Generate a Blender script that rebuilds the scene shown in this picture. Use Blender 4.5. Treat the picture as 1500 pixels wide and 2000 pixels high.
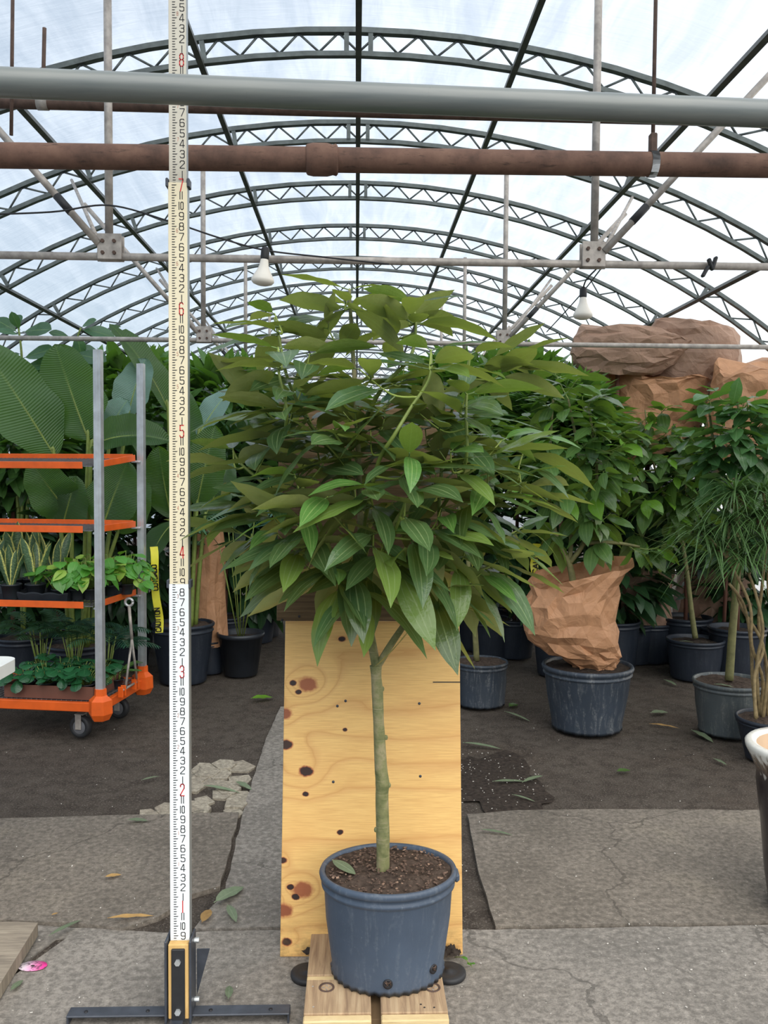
import bpy, math, random
from math import sin, cos, pi, radians, sqrt, atan2, exp
from mathutils import Vector, Matrix, noise

for _o in list(bpy.data.objects):
    bpy.data.objects.remove(_o)
scene = bpy.context.scene
COL = scene.collection

# ------------------------------------------------------------------ camera
FPX = 1650.0                      # focal length in pixels of a 1500 x 2000 frame
CAM_H = 1.415
YAW, PITCH, ROLL = radians(1.9), radians(2.43), radians(0.40)
FWD = Vector((sin(YAW) * cos(PITCH), cos(YAW) * cos(PITCH), -sin(PITCH)))
_r = FWD.cross(Vector((0, 0, 1))).normalized()
_u = _r.cross(FWD).normalized()
RIGHT = _r * cos(ROLL) + _u * sin(ROLL)
UP = _u * cos(ROLL) - _r * sin(ROLL)
CAM = Vector((0, 0, CAM_H))
cam_data = bpy.data.cameras.new('camera')
cam = bpy.data.objects.new('camera', cam_data)
COL.objects.link(cam)
_m = Matrix((RIGHT, UP, -FWD)).transposed().to_4x4()
_m.translation = CAM
cam.matrix_world = _m
cam_data.sensor_fit = 'VERTICAL'
cam_data.sensor_height = 36.0
cam_data.lens = FPX / 2000.0 * 36.0
cam_data.clip_start = 0.02
cam_data.clip_end = 200
scene.camera = cam

# ------------------------------------------------------------------ sky, sun, exposure
world = bpy.data.worlds.new('sky')
scene.world = world
world.use_nodes = True
wn = world.node_tree
wn.nodes.clear()
w_out = wn.nodes.new('ShaderNodeOutputWorld')
w_bg = wn.nodes.new('ShaderNodeBackground')
w_sky = wn.nodes.new('ShaderNodeTexSky')
w_sky.sky_type = 'NISHITA'
w_sky.sun_disc = False
w_sky.sun_elevation = radians(27)
w_sky.sun_rotation = radians(70)
w_sky.altitude = 0
w_sky.air_density = 1.0
w_sky.dust_density = 2.5
w_sky.ozone_density = 1.0
w_mix = wn.nodes.new('ShaderNodeMix')
w_mix.data_type = 'RGBA'
w_mix.inputs[0].default_value = 0.30
w_scale = wn.nodes.new('ShaderNodeVectorMath')
w_scale.operation = 'SCALE'
w_scale.inputs['Scale'].default_value = 0.16
wn.links.new(w_sky.outputs[0], w_scale.inputs[0])
wn.links.new(w_scale.outputs[0], w_mix.inputs[6])
w_mix.inputs[7].default_value = (0.80, 0.955, 1.11, 1)     # thin even cloud
wn.links.new(w_mix.outputs[2], w_bg.inputs[0])
w_bg.inputs[1].default_value = 0.78
wn.links.new(w_bg.outputs[0], w_out.inputs[0])

sun_data = bpy.data.lights.new('hazy_sun', 'SUN')
sun_data.energy = 3.0
sun_data.angle = radians(70)
sun_data.color = (1.0, 0.965, 0.9)
sun = bpy.data.objects.new('hazy_sun', sun_data)
COL.objects.link(sun)
_sd = Vector((0.25, -0.75, 0.78)).normalized()            # towards the veiled sun
sun.rotation_euler = _sd.to_track_quat('Z', 'Y').to_euler()

scene.view_settings.view_transform = 'Standard'
scene.view_settings.look = 'None'
scene.view_settings.gamma = 1.0
scene.view_settings.use_curve_mapping = False
scene.view_settings.exposure = 0.42
scene.cycles.max_bounces = 10
scene.cycles.transparent_max_bounces = 16
scene.cycles.transmission_bounces = 6
scene.cycles.diffuse_bounces = 5
scene.cycles.use_denoising = True
scene.cycles.sample_clamp_indirect = 8.0


# ------------------------------------------------------------------ pixel rays, to read real positions off the photograph
def ray(px, py):
    return FWD + RIGHT * ((px - 750.0) / FPX) - UP * ((py - 1000.0) / FPX)


def P(px, py, Y):
    d = ray(px, py)
    return CAM + d * (Y / d.y)


def G(px, py, z=0.0):
    d = ray(px, py)
    return CAM + d * ((z - CAM_H) / d.z)


def pxsize(Y):                     # metres per pixel at depth Y
    return Y / FPX


# ------------------------------------------------------------------ object helpers
class MB:
    """collects shapes; build() links them as one mesh object"""
    def __init__(self):
        self.v, self.f, self.uv, self.sm = [], [], {}, []

    def add(self, vs, fs, smooth=True, uv=None):
        o = len(self.v)
        self.v += [tuple(p) for p in vs]
        for f in fs:
            self.f.append(tuple(i + o for i in f))
            self.sm.append(smooth)
        if uv is not None:
            for i, t in enumerate(uv):
                self.uv[o + i] = t
        return self

    def box(self, c, s, rot=None, smooth=False):
        c = Vector(c)
        vs = []
        for x in (-.5, .5):
            for y in (-.5, .5):
                for z in (-.5, .5):
                    p = Vector((x * s[0], y * s[1], z * s[2]))
                    if rot is not None:
                        p = rot @ p
                    vs.append(c + p)
        fs = [(0, 1, 3, 2), (4, 6, 7, 5), (0, 4, 5, 1), (2, 3, 7, 6), (0, 2, 6, 4), (1, 5, 7, 3)]
        return self.add(vs, fs, smooth)

    def bbox(self, c, s, b=0.004, rot=None):
        """box with all edges chamfered"""
        c = Vector(c)
        hx, hy, hz = s[0] / 2, s[1] / 2, s[2] / 2
        b = min(b, hx * .9, hy * .9, hz * .9)
        vs, idx = [], {}
        for sx in (-1, 1):
            for sy in (-1, 1):
                for sz in (-1, 1):
                    for k in range(3):
                        p = [sx * (hx - b), sy * (hy - b), sz * (hz - b)]
                        p[k] = (sx * hx, sy * hy, sz * hz)[k]
                        idx[(sx, sy, sz, k)] = len(vs)
                        p = Vector(p)
                        if rot is not None:
                            p = rot @ p
                        vs.append(c + p)
        fs = []
        for k in range(3):
            a, d = [i for i in range(3) if i != k]
            for s_ in (-1, 1):
                q = []
                for (u, w) in ((-1, -1), (1, -1), (1, 1), (-1, 1)):
                    t = [0, 0, 0]
                    t[k] = s_; t[a] = u; t[d] = w
                    q.append(idx[(t[0], t[1], t[2], k)])
                fs.append(q)
        for k in range(3):                       # edges along axis k
            a, d = [i for i in range(3) if i != k]
            for u in (-1, 1):
                for w in (-1, 1):
                    t0, t1 = [0] * 3, [0] * 3
                    t0[k] = -1; t1[k] = 1
                    t0[a] = t1[a] = u; t0[d] = t1[d] = w
                    fs.append([idx[(*t0, a)], idx[(*t1, a)], idx[(*t1, d)], idx[(*t0, d)]])
        for sx in (-1, 1):
            for sy in (-1, 1):
                for sz in (-1, 1):
                    fs.append([idx[(sx, sy, sz, 0)], idx[(sx, sy, sz, 1)], idx[(sx, sy, sz, 2)]])
        # fix windings outwards
        out = []
        ctr = c
        for f in fs:
            n = (Vector(vs[f[1]]) - Vector(vs[f[0]])).cross(Vector(vs[f[2]]) - Vector(vs[f[0]]))
            m = sum((Vector(vs[i]) for i in f), Vector()) / len(f) - ctr
            out.append(tuple(f) if n.dot(m) > 0 else tuple(reversed(f)))
        return self.add(vs, out, False)

    def tube(self, pts, rad, n=8, cap=True, smooth=True, flat=None):
        pts = [Vector(p) for p in pts]
        if not hasattr(rad, '__len__'):
            rad = [rad] * len(pts)
        rings = []
        t0 = (pts[1] - pts[0]).normalized()
        ref = Vector((0, 0, 1)) if abs(t0.z) < .9 else Vector((1, 0, 0))
        a = t0.cross(ref).normalized()
        L = 0.0
        vs, fs, uv = [], [], []
        for i, p in enumerate(pts):
            t = (pts[min(i + 1, len(pts) - 1)] - pts[max(i - 1, 0)])
            t = t.normalized() if t.length > 1e-9 else t0
            a = (a - t * a.dot(t)).normalized()
            b = t.cross(a)
            if i:
                L += (p - pts[i - 1]).length
            for k in range(n):
                an = 2 * pi * k / n
                vs.append(p + (a * cos(an) + b * sin(an)) * rad[i])
                uv.append((k / n, L))
        for i in range(len(pts) - 1):
            for k in range(n):
                k2 = (k + 1) % n
                fs.append((i * n + k, i * n + k2, (i + 1) * n + k2, (i + 1) * n + k))
        if cap:
            fs.append(tuple(reversed(range(n))))
            fs.append(tuple((len(pts) - 1) * n + k for k in range(n)))
        return self.add(vs, fs, smooth, uv)

    def lathe(self, prof, n=32, c=(0, 0, 0), sx=1.0, sy=1.0, fn=None, smooth=True, cap0=False, cap1=False):
        """prof: (radius, z) pairs from outside bottom upward; fn(angle, r, z, j) -> r, z"""
        vs, fs, uv = [], [], []
        for j, (r, z) in enumerate(prof):
            for k in range(n):
                an = 2 * pi * k / n
                rr, zz = (r, z) if fn is None else fn(an, r, z, j)
                vs.append((c[0] + rr * cos(an) * sx, c[1] + rr * sin(an) * sy, c[2] + zz))
                uv.append((k / n, z))
        for j in range(len(prof) - 1):
            for k in range(n):
                k2 = (k + 1) % n
                fs.append((j * n + k, j * n + k2, (j + 1) * n + k2, (j + 1) * n + k))
        if cap0:
            fs.append(tuple(reversed(range(n))))
        if cap1:
            fs.append(tuple((len(prof) - 1) * n + k for k in range(n)))
        return self.add(vs, fs, smooth, uv)

    def grid(self, fn, nu, nv, smooth=True, closed_u=False):
        vs, fs, uv = [], [], []
        for j in range(nv + 1):
            for i in range(nu + (0 if closed_u else 1)):
                u, v = i / nu, j / nv
                vs.append(fn(u, v))
                uv.append((u, v))
        w = nu if closed_u else nu + 1
        for j in range(nv):
            for i in range(nu):
                i2 = (i + 1) % w if closed_u else i + 1
                fs.append((j * w + i, j * w + i2, (j + 1) * w + i2, (j + 1) * w + i))
        return self.add(vs, fs, smooth, uv)

    def prism(self, poly, z0, z1, smooth=False):
        """vertical prism over a counter-clockwise xy polygon"""
        n = len(poly)
        vs = [(p[0], p[1], z0) for p in poly] + [(p[0], p[1], z1) for p in poly]
        fs = [tuple(reversed(range(n))), tuple(range(n, 2 * n))]
        fs += [(i, (i + 1) % n, n + (i + 1) % n, n + i) for i in range(n)]
        return self.add(vs, fs, smooth)

    def extr(self, poly, o, ax, ay, depth):
        """polygon in a plane (origin o, axes ax, ay) extruded along ax x ay"""
        o, ax, ay = Vector(o), Vector(ax), Vector(ay)
        nz = ax.cross(ay).normalized() * depth
        n = len(poly)
        vs = [o + ax * p[0] + ay * p[1] for p in poly] + [o + ax * p[0] + ay * p[1] + nz for p in poly]
        fs = [tuple(reversed(range(n))), tuple(range(n, 2 * n))]
        fs += [(i, (i + 1) % n, n + (i + 1) % n, n + i) for i in range(n)]
        return self.add(vs, fs, False)

    def mesh(self, name, mat=None, shift=None):
        me = bpy.data.meshes.new(name)
        v = self.v
        if shift is not None:
            v = [(a - shift[0], b - shift[1], c - shift[2]) for a, b, c in v]
        me.from_pydata(v, [], self.f)
        me.polygons.foreach_set('use_smooth', self.sm)
        if self.uv:
            lay = me.uv_layers.new(name='UVMap')
            li = [0] * len(me.loops)
            me.loops.foreach_get('vertex_index', li)
            flat = []
            for i in li:
                flat += self.uv.get(i, (0.0, 0.0))
            lay.data.foreach_set('uv', flat)
        if mat is not None:
            me.materials.append(mat)
        me.update()
        return me

    def build(self, name, mat, parent=None, origin=None):
        """world-space shapes; the object sits at its parent's origin (parents are never rotated)"""
        if parent is not None:
            sh = base_of(parent)
            o = link(name, self.mesh(name, mat, sh), parent)
        else:
            sh = Vector(origin) if origin is not None else Vector((0, 0, 0))
            o = link(name, self.mesh(name, mat, sh), None)
            o.location = sh
        return o


def base_of(o):
    p = Vector((0, 0, 0))
    while o is not None:
        p += o.location
        o = o.parent
    return p


def link(name, data, parent=None):
    o = bpy.data.objects.new(name, data)
    COL.objects.link(o)
    if parent is not None:
        o.parent = parent
    return o


def thing(name, label, cat, loc, group=None):
    o = bpy.data.objects.new(name, None)
    o.empty_display_size = .05
    COL.objects.link(o)
    o.location = loc
    return tag(o, label, cat, group)


def tag(o, label, cat, group=None):
    o['label'] = label
    o['category'] = cat
    if group:
        o['group'] = group
    return o


def structure(o, label=None):
    o['kind'] = 'structure'
    if label:
        o['label'] = label
    return o


def place(name, me, parent, M):
    """a child instance of shared mesh data at a world matrix"""
    o = bpy.data.objects.new(name, me)
    COL.objects.link(o)
    o.parent = parent
    M = M.copy()
    M.translation = M.translation - base_of(parent)
    o.matrix_local = M
    return o


def frame(d, up, pos, s=1.0, sx=None):
    """matrix with local +Y along d, +Z near up"""
    y = Vector(d).normalized()
    x = y.cross(Vector(up))
    if x.length < 1e-4:
        x = y.cross(Vector((1, 0.2, 0)))
    x.normalize()
    z = x.cross(y)
    sx = s if sx is None else sx
    M = Matrix((x * sx, y * s, z * s)).transposed().to_4x4()
    M.translation = Vector(pos)
    return M


def smoothline(pts, n=6):
    """Catmull-Rom through points"""
    pts = [Vector(p) for p in pts]
    if len(pts) < 3:
        return [pts[0].lerp(pts[-1], i / n) for i in range(n + 1)]
    out = []
    for i in range(len(pts) - 1):
        p0 = pts[max(i - 1, 0)]; p1 = pts[i]; p2 = pts[i + 1]; p3 = pts[min(i + 2, len(pts) - 1)]
        for k in range(n):
            t = k / n
            out.append(0.5 * ((2 * p1) + (p2 - p0) * t + (2 * p0 - 5 * p1 + 4 * p2 - p3) * t * t
                              + (3 * p1 - p0 - 3 * p2 + p3) * t ** 3))
    out.append(pts[-1])
    return out


def nz(p, s=1.0, seed=0.0):
    return noise.noise(Vector((p[0] * s + seed, p[1] * s + seed * .7, p[2] * s - seed)))


# ------------------------------------------------------------------ materials
class NT:
    """tiny node builder"""
    def __init__(self, name):
        self.m = bpy.data.materials.new(name)
        self.m.use_nodes = True
        self.t = self.m.node_tree
        self.t.nodes.clear()
        self.out = self.t.nodes.new('ShaderNodeOutputMaterial')

    def n(self, typ, **kw):
        nd = self.t.nodes.new('ShaderNode' + typ)
        for k, v in kw.items():
            setattr(nd, k, v)
        return nd

    def l(self, a, b):
        self.t.links.new(a, b)

    def put(self, sock, v):
        if hasattr(v, 'is_linked') or hasattr(v, 'links'):
            self.l(v, sock)
        else:
            if isinstance(v, (tuple, list)) and len(v) == 3 and sock.type == 'RGBA':
                v = (*v, 1)
            sock.default_value = v

    def math(self, op, a, b=None, c=None, clamp=False):
        nd = self.n('Math', operation=op)
        nd.use_clamp = clamp
        for i, v in enumerate((a, b, c)):
            if v is not None:
                self.put(nd.inputs[i], v)
        return nd.outputs[0]

    def mix(self, f, a, b, blend='MIX'):
        nd = self.n('Mix', data_type='RGBA', blend_type=blend)
        self.put(nd.inputs[0], f)
        self.put(nd.inputs[6], a)
        self.put(nd.inputs[7], b)
        return nd.outputs[2]

    def ramp(self, f, stops, interp='LINEAR'):
        nd = self.n('ValToRGB')
        cr = nd.color_ramp
        cr.interpolation = interp
        while len(cr.elements) < len(stops):
            cr.elements.new(.5)
        for e, (p, c) in zip(cr.elements, stops):
            e.position = p
            if not hasattr(c, '__len__'):
                c = (c, c, c)
            e.color = (*c[:3], 1)
        self.put(nd.inputs[0], f)
        return nd.outputs[0]

    def coord(self, kind='Object', scale=None):
        o = self.n('TexCoord').outputs[kind]
        if scale is not None:
            mp = self.n('Mapping')
            self.l(o, mp.inputs[0])
            mp.inputs['Scale'].default_value = scale
            o = mp.outputs[0]
        return o

    def noise(self, vec, scale, detail=4, rough=.55, dist=0.0):
        nd = self.n('TexNoise')
        self.l(vec, nd.inputs['Vector'])
        nd.inputs['Scale'].default_value = scale
        nd.inputs['Detail'].default_value = detail
        nd.inputs['Roughness'].default_value = rough
        nd.inputs['Distortion'].default_value = dist
        return nd.outputs[0]

    def voro(self, vec, scale, feature='F1', rnd=1.0):
        nd = self.n('TexVoronoi', feature=feature)
        self.l(vec, nd.inputs['Vector'])
        nd.inputs['Scale'].default_value = scale
        nd.inputs['Randomness'].default_value = rnd
        return nd

    def bump(self, h, strength=.3, dist=.01, normal=None):
        nd = self.n('Bump')
        nd.inputs['Strength'].default_value = strength
        nd.inputs['Distance'].default_value = dist
        self.l(h, nd.inputs['Height'])
        if normal is not None:
            self.l(normal, nd.inputs['Normal'])
        return nd.outputs[0]

    def bsdf(self, color, rough=.6, metal=0.0, normal=None, spec=.5, **kw):
        nd = self.n('BsdfPrincipled')
        self.put(nd.inputs['Base Color'], color)
        self.put(nd.inputs['Roughness'], rough)
        self.put(nd.inputs['Metallic'], metal)
        self.put(nd.inputs['Specular IOR Level'], spec)
        for k, v in kw.items():
            self.put(nd.inputs[k], v)
        if normal is not None:
            self.l(normal, nd.inputs['Normal'])
        return nd

    def done(self, sh):
        self.l(sh.outputs[0] if hasattr(sh, 'outputs') else sh, self.out.inputs[0])
        return self.m


def lin(r, g, b):
    def f(c):
        c /= 255.0
        return c / 12.92 if c <= .04045 else ((c + .055) / 1.055) ** 2.4
    return (f(r), f(g), f(b))


def simple(name, col, rough=.5, metal=0.0, var=.12, scale=12, bump=0.0, spec=.5, bscale=60):
    t = NT(name)
    c = t.coord()
    n = t.noise(c, scale, 4)
    dk = tuple(x * (1 - var) for x in col)
    lt = tuple(min(1, x * (1 + var)) for x in col)
    col_ = t.ramp(n, [(.3, dk), (.7, lt)])
    nm = t.bump(t.noise(c, bscale, 3), bump, .005) if bump else None
    return t.done(t.bsdf(col_, rough, metal, nm, spec))


def leaf_mat(name, front, back, vein, trans, rough=.33, vary=.25, veins=True, tfac=.28, lateral=.5, cross=0.0, young=None,
             margin=None, island=False, band=None):
    t = NT(name)
    uv = t.n('UVMap').outputs[0]
    sep = t.n('SeparateXYZ')
    t.l(uv, sep.inputs[0])
    u = t.math('ABSOLUTE', t.math('SUBTRACT', t.math('MULTIPLY', sep.outputs[0], 2.0), 1.0))   # 0 midrib .. 1 margin
    v = sep.outputs[1]
    geo = t.n('NewGeometry')
    if island:
        rnd = geo.outputs['Random Per Island']
    else:
        rnd = t.n('ObjectInfo').outputs['Random']
    oc = t.coord('Object')
    nn = t.noise(oc, 9.0, 3)
    k = t.math('MULTIPLY_ADD', rnd, vary * 2, 1 - vary)
    k = t.math('MULTIPLY', k, t.math('MULTIPLY_ADD', nn, .5, .75))
    kk = t.n('CombineXYZ')
    for i in range(3):
        t.l(k, kk.inputs[i])
    f = t.mix(1.0, front, kk.outputs[0], 'MULTIPLY')
    b = t.mix(1.0, back, kk.outputs[0], 'MULTIPLY')
    if young is not None:
        yf = t.math('GREATER_THAN', rnd, .86)
        f = t.mix(yf, f, young)
        b = t.mix(t.math('MULTIPLY', yf, .6), b, young)
    if margin is not None:
        band_n = t.noise(oc, 25.0, 2)
        mm = t.math('GREATER_THAN', t.math('ADD', u, t.math('MULTIPLY', t.math('SUBTRACT', band_n, .5), .35)), margin[1])
        f = t.mix(mm, f, margin[0])
        b = t.mix(mm, b, margin[0])
    if band is not None:
        bn = t.noise(t.coord('UV', (1.5, 14, 1)), 3.0, 2, .5, .6)
        bm = t.ramp(bn, [(.48, 0.0), (.56, 1.0)])
        f = t.mix(t.math('MULTIPLY', bm, .6), f, band)
        b = t.mix(t.math('MULTIPLY', bm, .6), b, band)
    hgt = None
    if veins:
        mid = t.math('LESS_THAN', u, .05)
        if lateral:
            la = t.math('LESS_THAN', t.math('ABSOLUTE', t.math('SUBTRACT', u, lateral)), .032)
            mid = t.math('MAXIMUM', mid, t.math('MULTIPLY', la, .75))
        f = t.mix(t.math('MULTIPLY', mid, .5), f, vein)
        b = t.mix(t.math('MULTIPLY', mid, .35), b, vein)
        hgt = mid
    nm = None
    if cross:
        ph = t.math('SUBTRACT', t.math('MULTIPLY', v, cross), t.math('MULTIPLY', u, cross * .06))
        w = t.math('SINE', t.math('MULTIPLY', ph, 6.283))
        nm = t.bump(w, .35, .004)
    else:
        nm = t.bump(t.noise(oc, 14, 3), .25, .006)
    col = t.mix(geo.outputs['Backfacing'], f, b)
    ro = t.math('MULTIPLY_ADD', geo.outputs['Backfacing'], .25, rough)
    p = t.bsdf(col, ro, 0, nm, .5)
    tr = t.n('BsdfTranslucent')
    t.put(tr.inputs[0], trans)
    ms = t.n('MixShader')
    ms.inputs[0].default_value = tfac
    t.l(p.outputs[0], ms.inputs[1])
    t.l(tr.outputs[0], ms.inputs[2])
    return t.done(ms)


M = {}
# main tree: glossy dark upper side, matte olive underside
M['leaf'] = leaf_mat('cinnamon_leaf', lin(70, 100, 62), lin(158, 162, 104), lin(150, 168, 116), lin(150, 168, 66), .24, .30, True, .30,
                     .5, 0.0, lin(108, 136, 66))
M['leaf_new'] = leaf_mat('cinnamon_young_leaf', lin(88, 130, 64), lin(150, 170, 88), lin(166, 190, 116), lin(130, 165, 50), .28, .15, True, .25)
M['leaf_bg'] = leaf_mat('background_leaf', lin(84, 116, 62), lin(116, 138, 70), lin(134, 160, 92), lin(122, 160, 50), .26, .32, True, .26,
                        .5, 0.0, lin(110, 158, 52))
M['leaf_bg2'] = leaf_mat('blue_green_leaf', lin(78, 116, 72), lin(108, 138, 84), lin(134, 164, 116), lin(110, 160, 50), .22, .3, True, .28, 0)
M['leaf_far'] = leaf_mat('far_foliage_leaf', lin(80, 118, 62), lin(104, 136, 70), lin(124, 154, 86), lin(110, 160, 44), .3, .35, True, .3, 0,
                         island=True)
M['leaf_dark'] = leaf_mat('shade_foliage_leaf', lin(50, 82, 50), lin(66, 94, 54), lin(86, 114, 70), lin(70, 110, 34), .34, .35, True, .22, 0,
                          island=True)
M['banana'] = leaf_mat('strelitzia_leaf', lin(66, 98, 56), lin(76, 108, 46), lin(112, 146, 74), lin(112, 156, 30), .32, .2, True, .38, 0, 46)
M['banana_pale'] = leaf_mat('strelitzia_pale_leaf', lin(118, 150, 138), lin(110, 140, 110), lin(150, 180, 130), lin(120, 160, 90), .3, .1, True,
                            .2, 0, 40)
M['rubber'] = leaf_mat('rubber_leaf', lin(70, 104, 78), lin(88, 122, 70), lin(130, 160, 100), lin(110, 160, 50), .25, .2, True, .25, 0)
M['snake'] = leaf_mat('snake_leaf', lin(62, 90, 62), lin(62, 90, 62), lin(62, 90, 62), lin(80, 110, 40), .4, .12, False, .1, 0, 0, None,
                      (lin(205, 200, 110), .74), False, lin(110, 135, 95))
M['pothos'] = leaf_mat('pothos_leaf', lin(86, 150, 58), lin(110, 160, 74), lin(140, 180, 90), lin(130, 190, 40), .3, .25, True, .3, 0, 0,
                       lin(158, 190, 84))
M['pepero'] = leaf_mat('peperomia_leaf', lin(40, 92, 56), lin(60, 110, 66), lin(70, 120, 80), lin(70, 130, 40), .22, .25, True, .15, 0)
M['grass'] = leaf_mat('dracaena_leaf', lin(84, 114, 66), lin(96, 124, 74), lin(100, 130, 70), lin(100, 140, 50), .34, .35, False, .2, 0, island=True)
M['palm'] = leaf_mat('palm_leaf', lin(40, 78, 60), lin(56, 96, 62), lin(70, 110, 70), lin(70, 110, 40), .36, .3, False, .2, 0, island=True)
M['dryleaf'] = leaf_mat('dry_leaf', lin(176, 140, 84), lin(190, 156, 104), lin(150, 110, 70), lin(180, 130, 70), .6, .15, True, .1, 0)
M['oldleaf'] = leaf_mat('fallen_leaf', lin(112, 126, 98), lin(132, 144, 112), lin(160, 172, 140), lin(100, 130, 70), .5, .2, True, .1, 0)

M['stem'] = simple('green_stem', lin(118, 134, 62), .5, 0, .18, 30)
M['twig'] = simple('young_twig', lin(140, 156, 72), .5, 0, .15, 30)


def bark():
    t = NT('green_bark')
    c = t.coord('Object')
    a = t.noise(c, 26, 5, .6)
    z = t.noise(t.coord('Object', (4, 4, 60)), 3, 3)
    col = t.ramp(a, [(.3, lin(84, 92, 52)), (.5, lin(122, 122, 80)), (.66, lin(150, 140, 106)), (.8, lin(98, 104, 60))])
    col = t.mix(t.ramp(z, [(.58, 0.0), (.7, .5)]), col, lin(160, 150, 118))
    return t.done(t.bsdf(col, .75, 0, t.bump(a, .5, .006)))


M['bark'] = bark()
M['bark_bg'] = simple('grey_green_bark', lin(116, 114, 72), .75, 0, .25, 30, .4)
M['cane'] = simple('cane_bark', lin(136, 118, 82), .75, 0, .3, 45, .4)


def film():
    t = NT('greenhouse_film')
    c = t.coord('Object')
    wr = t.noise(t.coord('Object', (3.0, .6, 3.0)), 2.2, 4, .55, .7)
    fine = t.noise(t.coord('Object', (1.0, 6.0, 1.0)), 5, 3, .6, .4)
    col = t.ramp(wr, [(.35, (.80, .84, .87)), (.6, (.92, .95, .97))])
    nm = t.bump(fine, .25, .02)
    tr = t.n('BsdfTransparent')
    t.put(tr.inputs[0], (.93, .96, .98))
    tl = t.n('BsdfTranslucent')
    t.put(tl.inputs[0], col)
    t.l(nm, tl.inputs['Normal'])
    gl = t.bsdf((.9, .9, .9), .3, 0, nm)
    m1 = t.n('MixShader')
    t.put(m1.inputs[0], t.math('MULTIPLY_ADD', wr, .5, .30))
    t.l(tr.outputs[0], m1.inputs[1])
    t.l(tl.outputs[0], m1.inputs[2])
    m2 = t.n('MixShader')
    m2.inputs[0].default_value = .06
    t.l(m1.outputs[0], m2.inputs[1])
    t.l(gl.outputs[0], m2.inputs[2])
    return t.done(m2)


M['film'] = film()


def dirt():
    t = NT('packed_dirt')
    c = t.coord('Object')
    big = t.noise(c, 1.3, 4)
    mid = t.noise(c, 14, 5, .65)
    fine = t.noise(c, 130, 3, .7)
    col = t.ramp(big, [(.3, lin(68, 60, 53)), (.5, lin(84, 76, 68)), (.7, lin(75, 64, 55))])
    col = t.mix(t.ramp(mid, [(.38, .8), (.56, 0.0)]), col, lin(58, 50, 44))
    col = t.mix(t.ramp(fine, [(.5, 0.0), (.7, .5)]), col, lin(134, 124, 112))
    vo = t.voro(c, 210)
    sp = t.math('MULTIPLY', t.math('LESS_THAN', vo.outputs[0], .25), t.math('GREATER_THAN', fine, .58))
    col = t.mix(t.math('MULTIPLY', sp, .7), col, lin(168, 160, 150))
    h = t.math('ADD', t.math('MULTIPLY', mid, .6), fine)
    return t.done(t.bsdf(col, .92, 0, t.bump(h, .7, .01), .25))


M['dirt'] = dirt()


def concrete(name, a, b, cc, seed):
    t = NT(name)
    mp = t.n('Mapping')
    t.l(t.coord('Object'), mp.inputs[0])
    mp.inputs['Location'].default_value = (seed, seed * .7, 0)
    c = mp.outputs[0]
    big = t.noise(c, 2.2, 4)
    mid = t.noise(c, 48, 5, .72)
    fine = t.noise(c, 190, 3, .75)
    col = t.ramp(big, [(.32, a), (.55, b), (.72, cc)])
    col = t.mix(t.ramp(mid, [(.40, .62), (.53, 0.0)]), col, tuple(x * .42 for x in b))
    col = t.mix(t.ramp(mid, [(.54, 0.0), (.70, .7)]), col, tuple(min(1, x * 1.55) for x in b))
    col = t.mix(t.ramp(fine, [(.38, .35), (.5, 0.0)]), col, tuple(x * .5 for x in b))
    vo = t.voro(c, 90)
    sp = t.math('MULTIPLY', t.math('LESS_THAN', vo.outputs[0], .16), t.math('GREATER_THAN', t.noise(c, 40, 2), .62))
    col = t.mix(t.math('MULTIPLY', sp, .8), col, lin(196, 190, 178))
    wob = t.n('TexNoise')
    t.l(c, wob.inputs['Vector'])
    wob.inputs['Scale'].default_value = 4.0
    wob.inputs['Detail'].default_value = 5.0
    wv = t.n('VectorMath', operation='MULTIPLY_ADD')
    t.l(wob.outputs[1], wv.inputs[0])
    wv.inputs[1].default_value = (.35, .35, .35)
    t.l(c, wv.inputs[2])
    ck = t.voro(wv.outputs[0], .75, 'DISTANCE_TO_EDGE')
    crack = t.math('LESS_THAN', ck.outputs[0], .0035)
    col = t.mix(t.math('MULTIPLY', crack, .55), col, tuple(x * .3 for x in b))
    h = t.math('SUBTRACT', t.math('ADD', t.math('MULTIPLY', mid, .8), t.math('MULTIPLY', fine, .7)), t.math('MULTIPLY', crack, .8))
    return t.done(t.bsdf(col, .9, 0, t.bump(h, .55, .006), .25))


M['concrete'] = concrete('worn_concrete', lin(114, 106, 96), lin(132, 123, 112), lin(147, 137, 122), 0.0)
M['concrete_b'] = concrete('grey_concrete', lin(126, 120, 112), lin(146, 139, 130), lin(160, 152, 142), 7.3)
M['stone'] = concrete('broken_stone', lin(158, 148, 132), lin(176, 166, 148), lin(150, 138, 122), 3.1)

M['galv'] = simple('galvanised_steel', lin(198, 200, 202), .36, .6, .14, 18, .15)
M['galv_old'] = simple('weathered_galvanised_tube', lin(168, 160, 152), .55, .35, .28, 26, .25)
M['truss'] = simple('dark_galvanised_truss', lin(92, 98, 96), .5, .4, .25, 20, .15)
M['purlin'] = simple('dark_purlin_tube', lin(84, 86, 82), .5, .4, .25, 20, .15)


def pvc():
    t = NT('grey_pvc')
    c = t.coord('Object')
    n = t.noise(t.coord('Object', (1, 14, 14)), 3, 4)
    col = t.ramp(n, [(.3, lin(106, 112, 111)), (.7, lin(128, 131, 126))])
    sc = t.noise(t.coord('Object', (12, 2, 2)), 4, 5, .7)
    col = t.mix(t.ramp(sc, [(.68, 0.0), (.74, .6)]), col, lin(78, 76, 70))
    return t.done(t.bsdf(col, .34, 0, t.bump(n, .1, .003), .5))


M['pvc'] = pvc()


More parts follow.
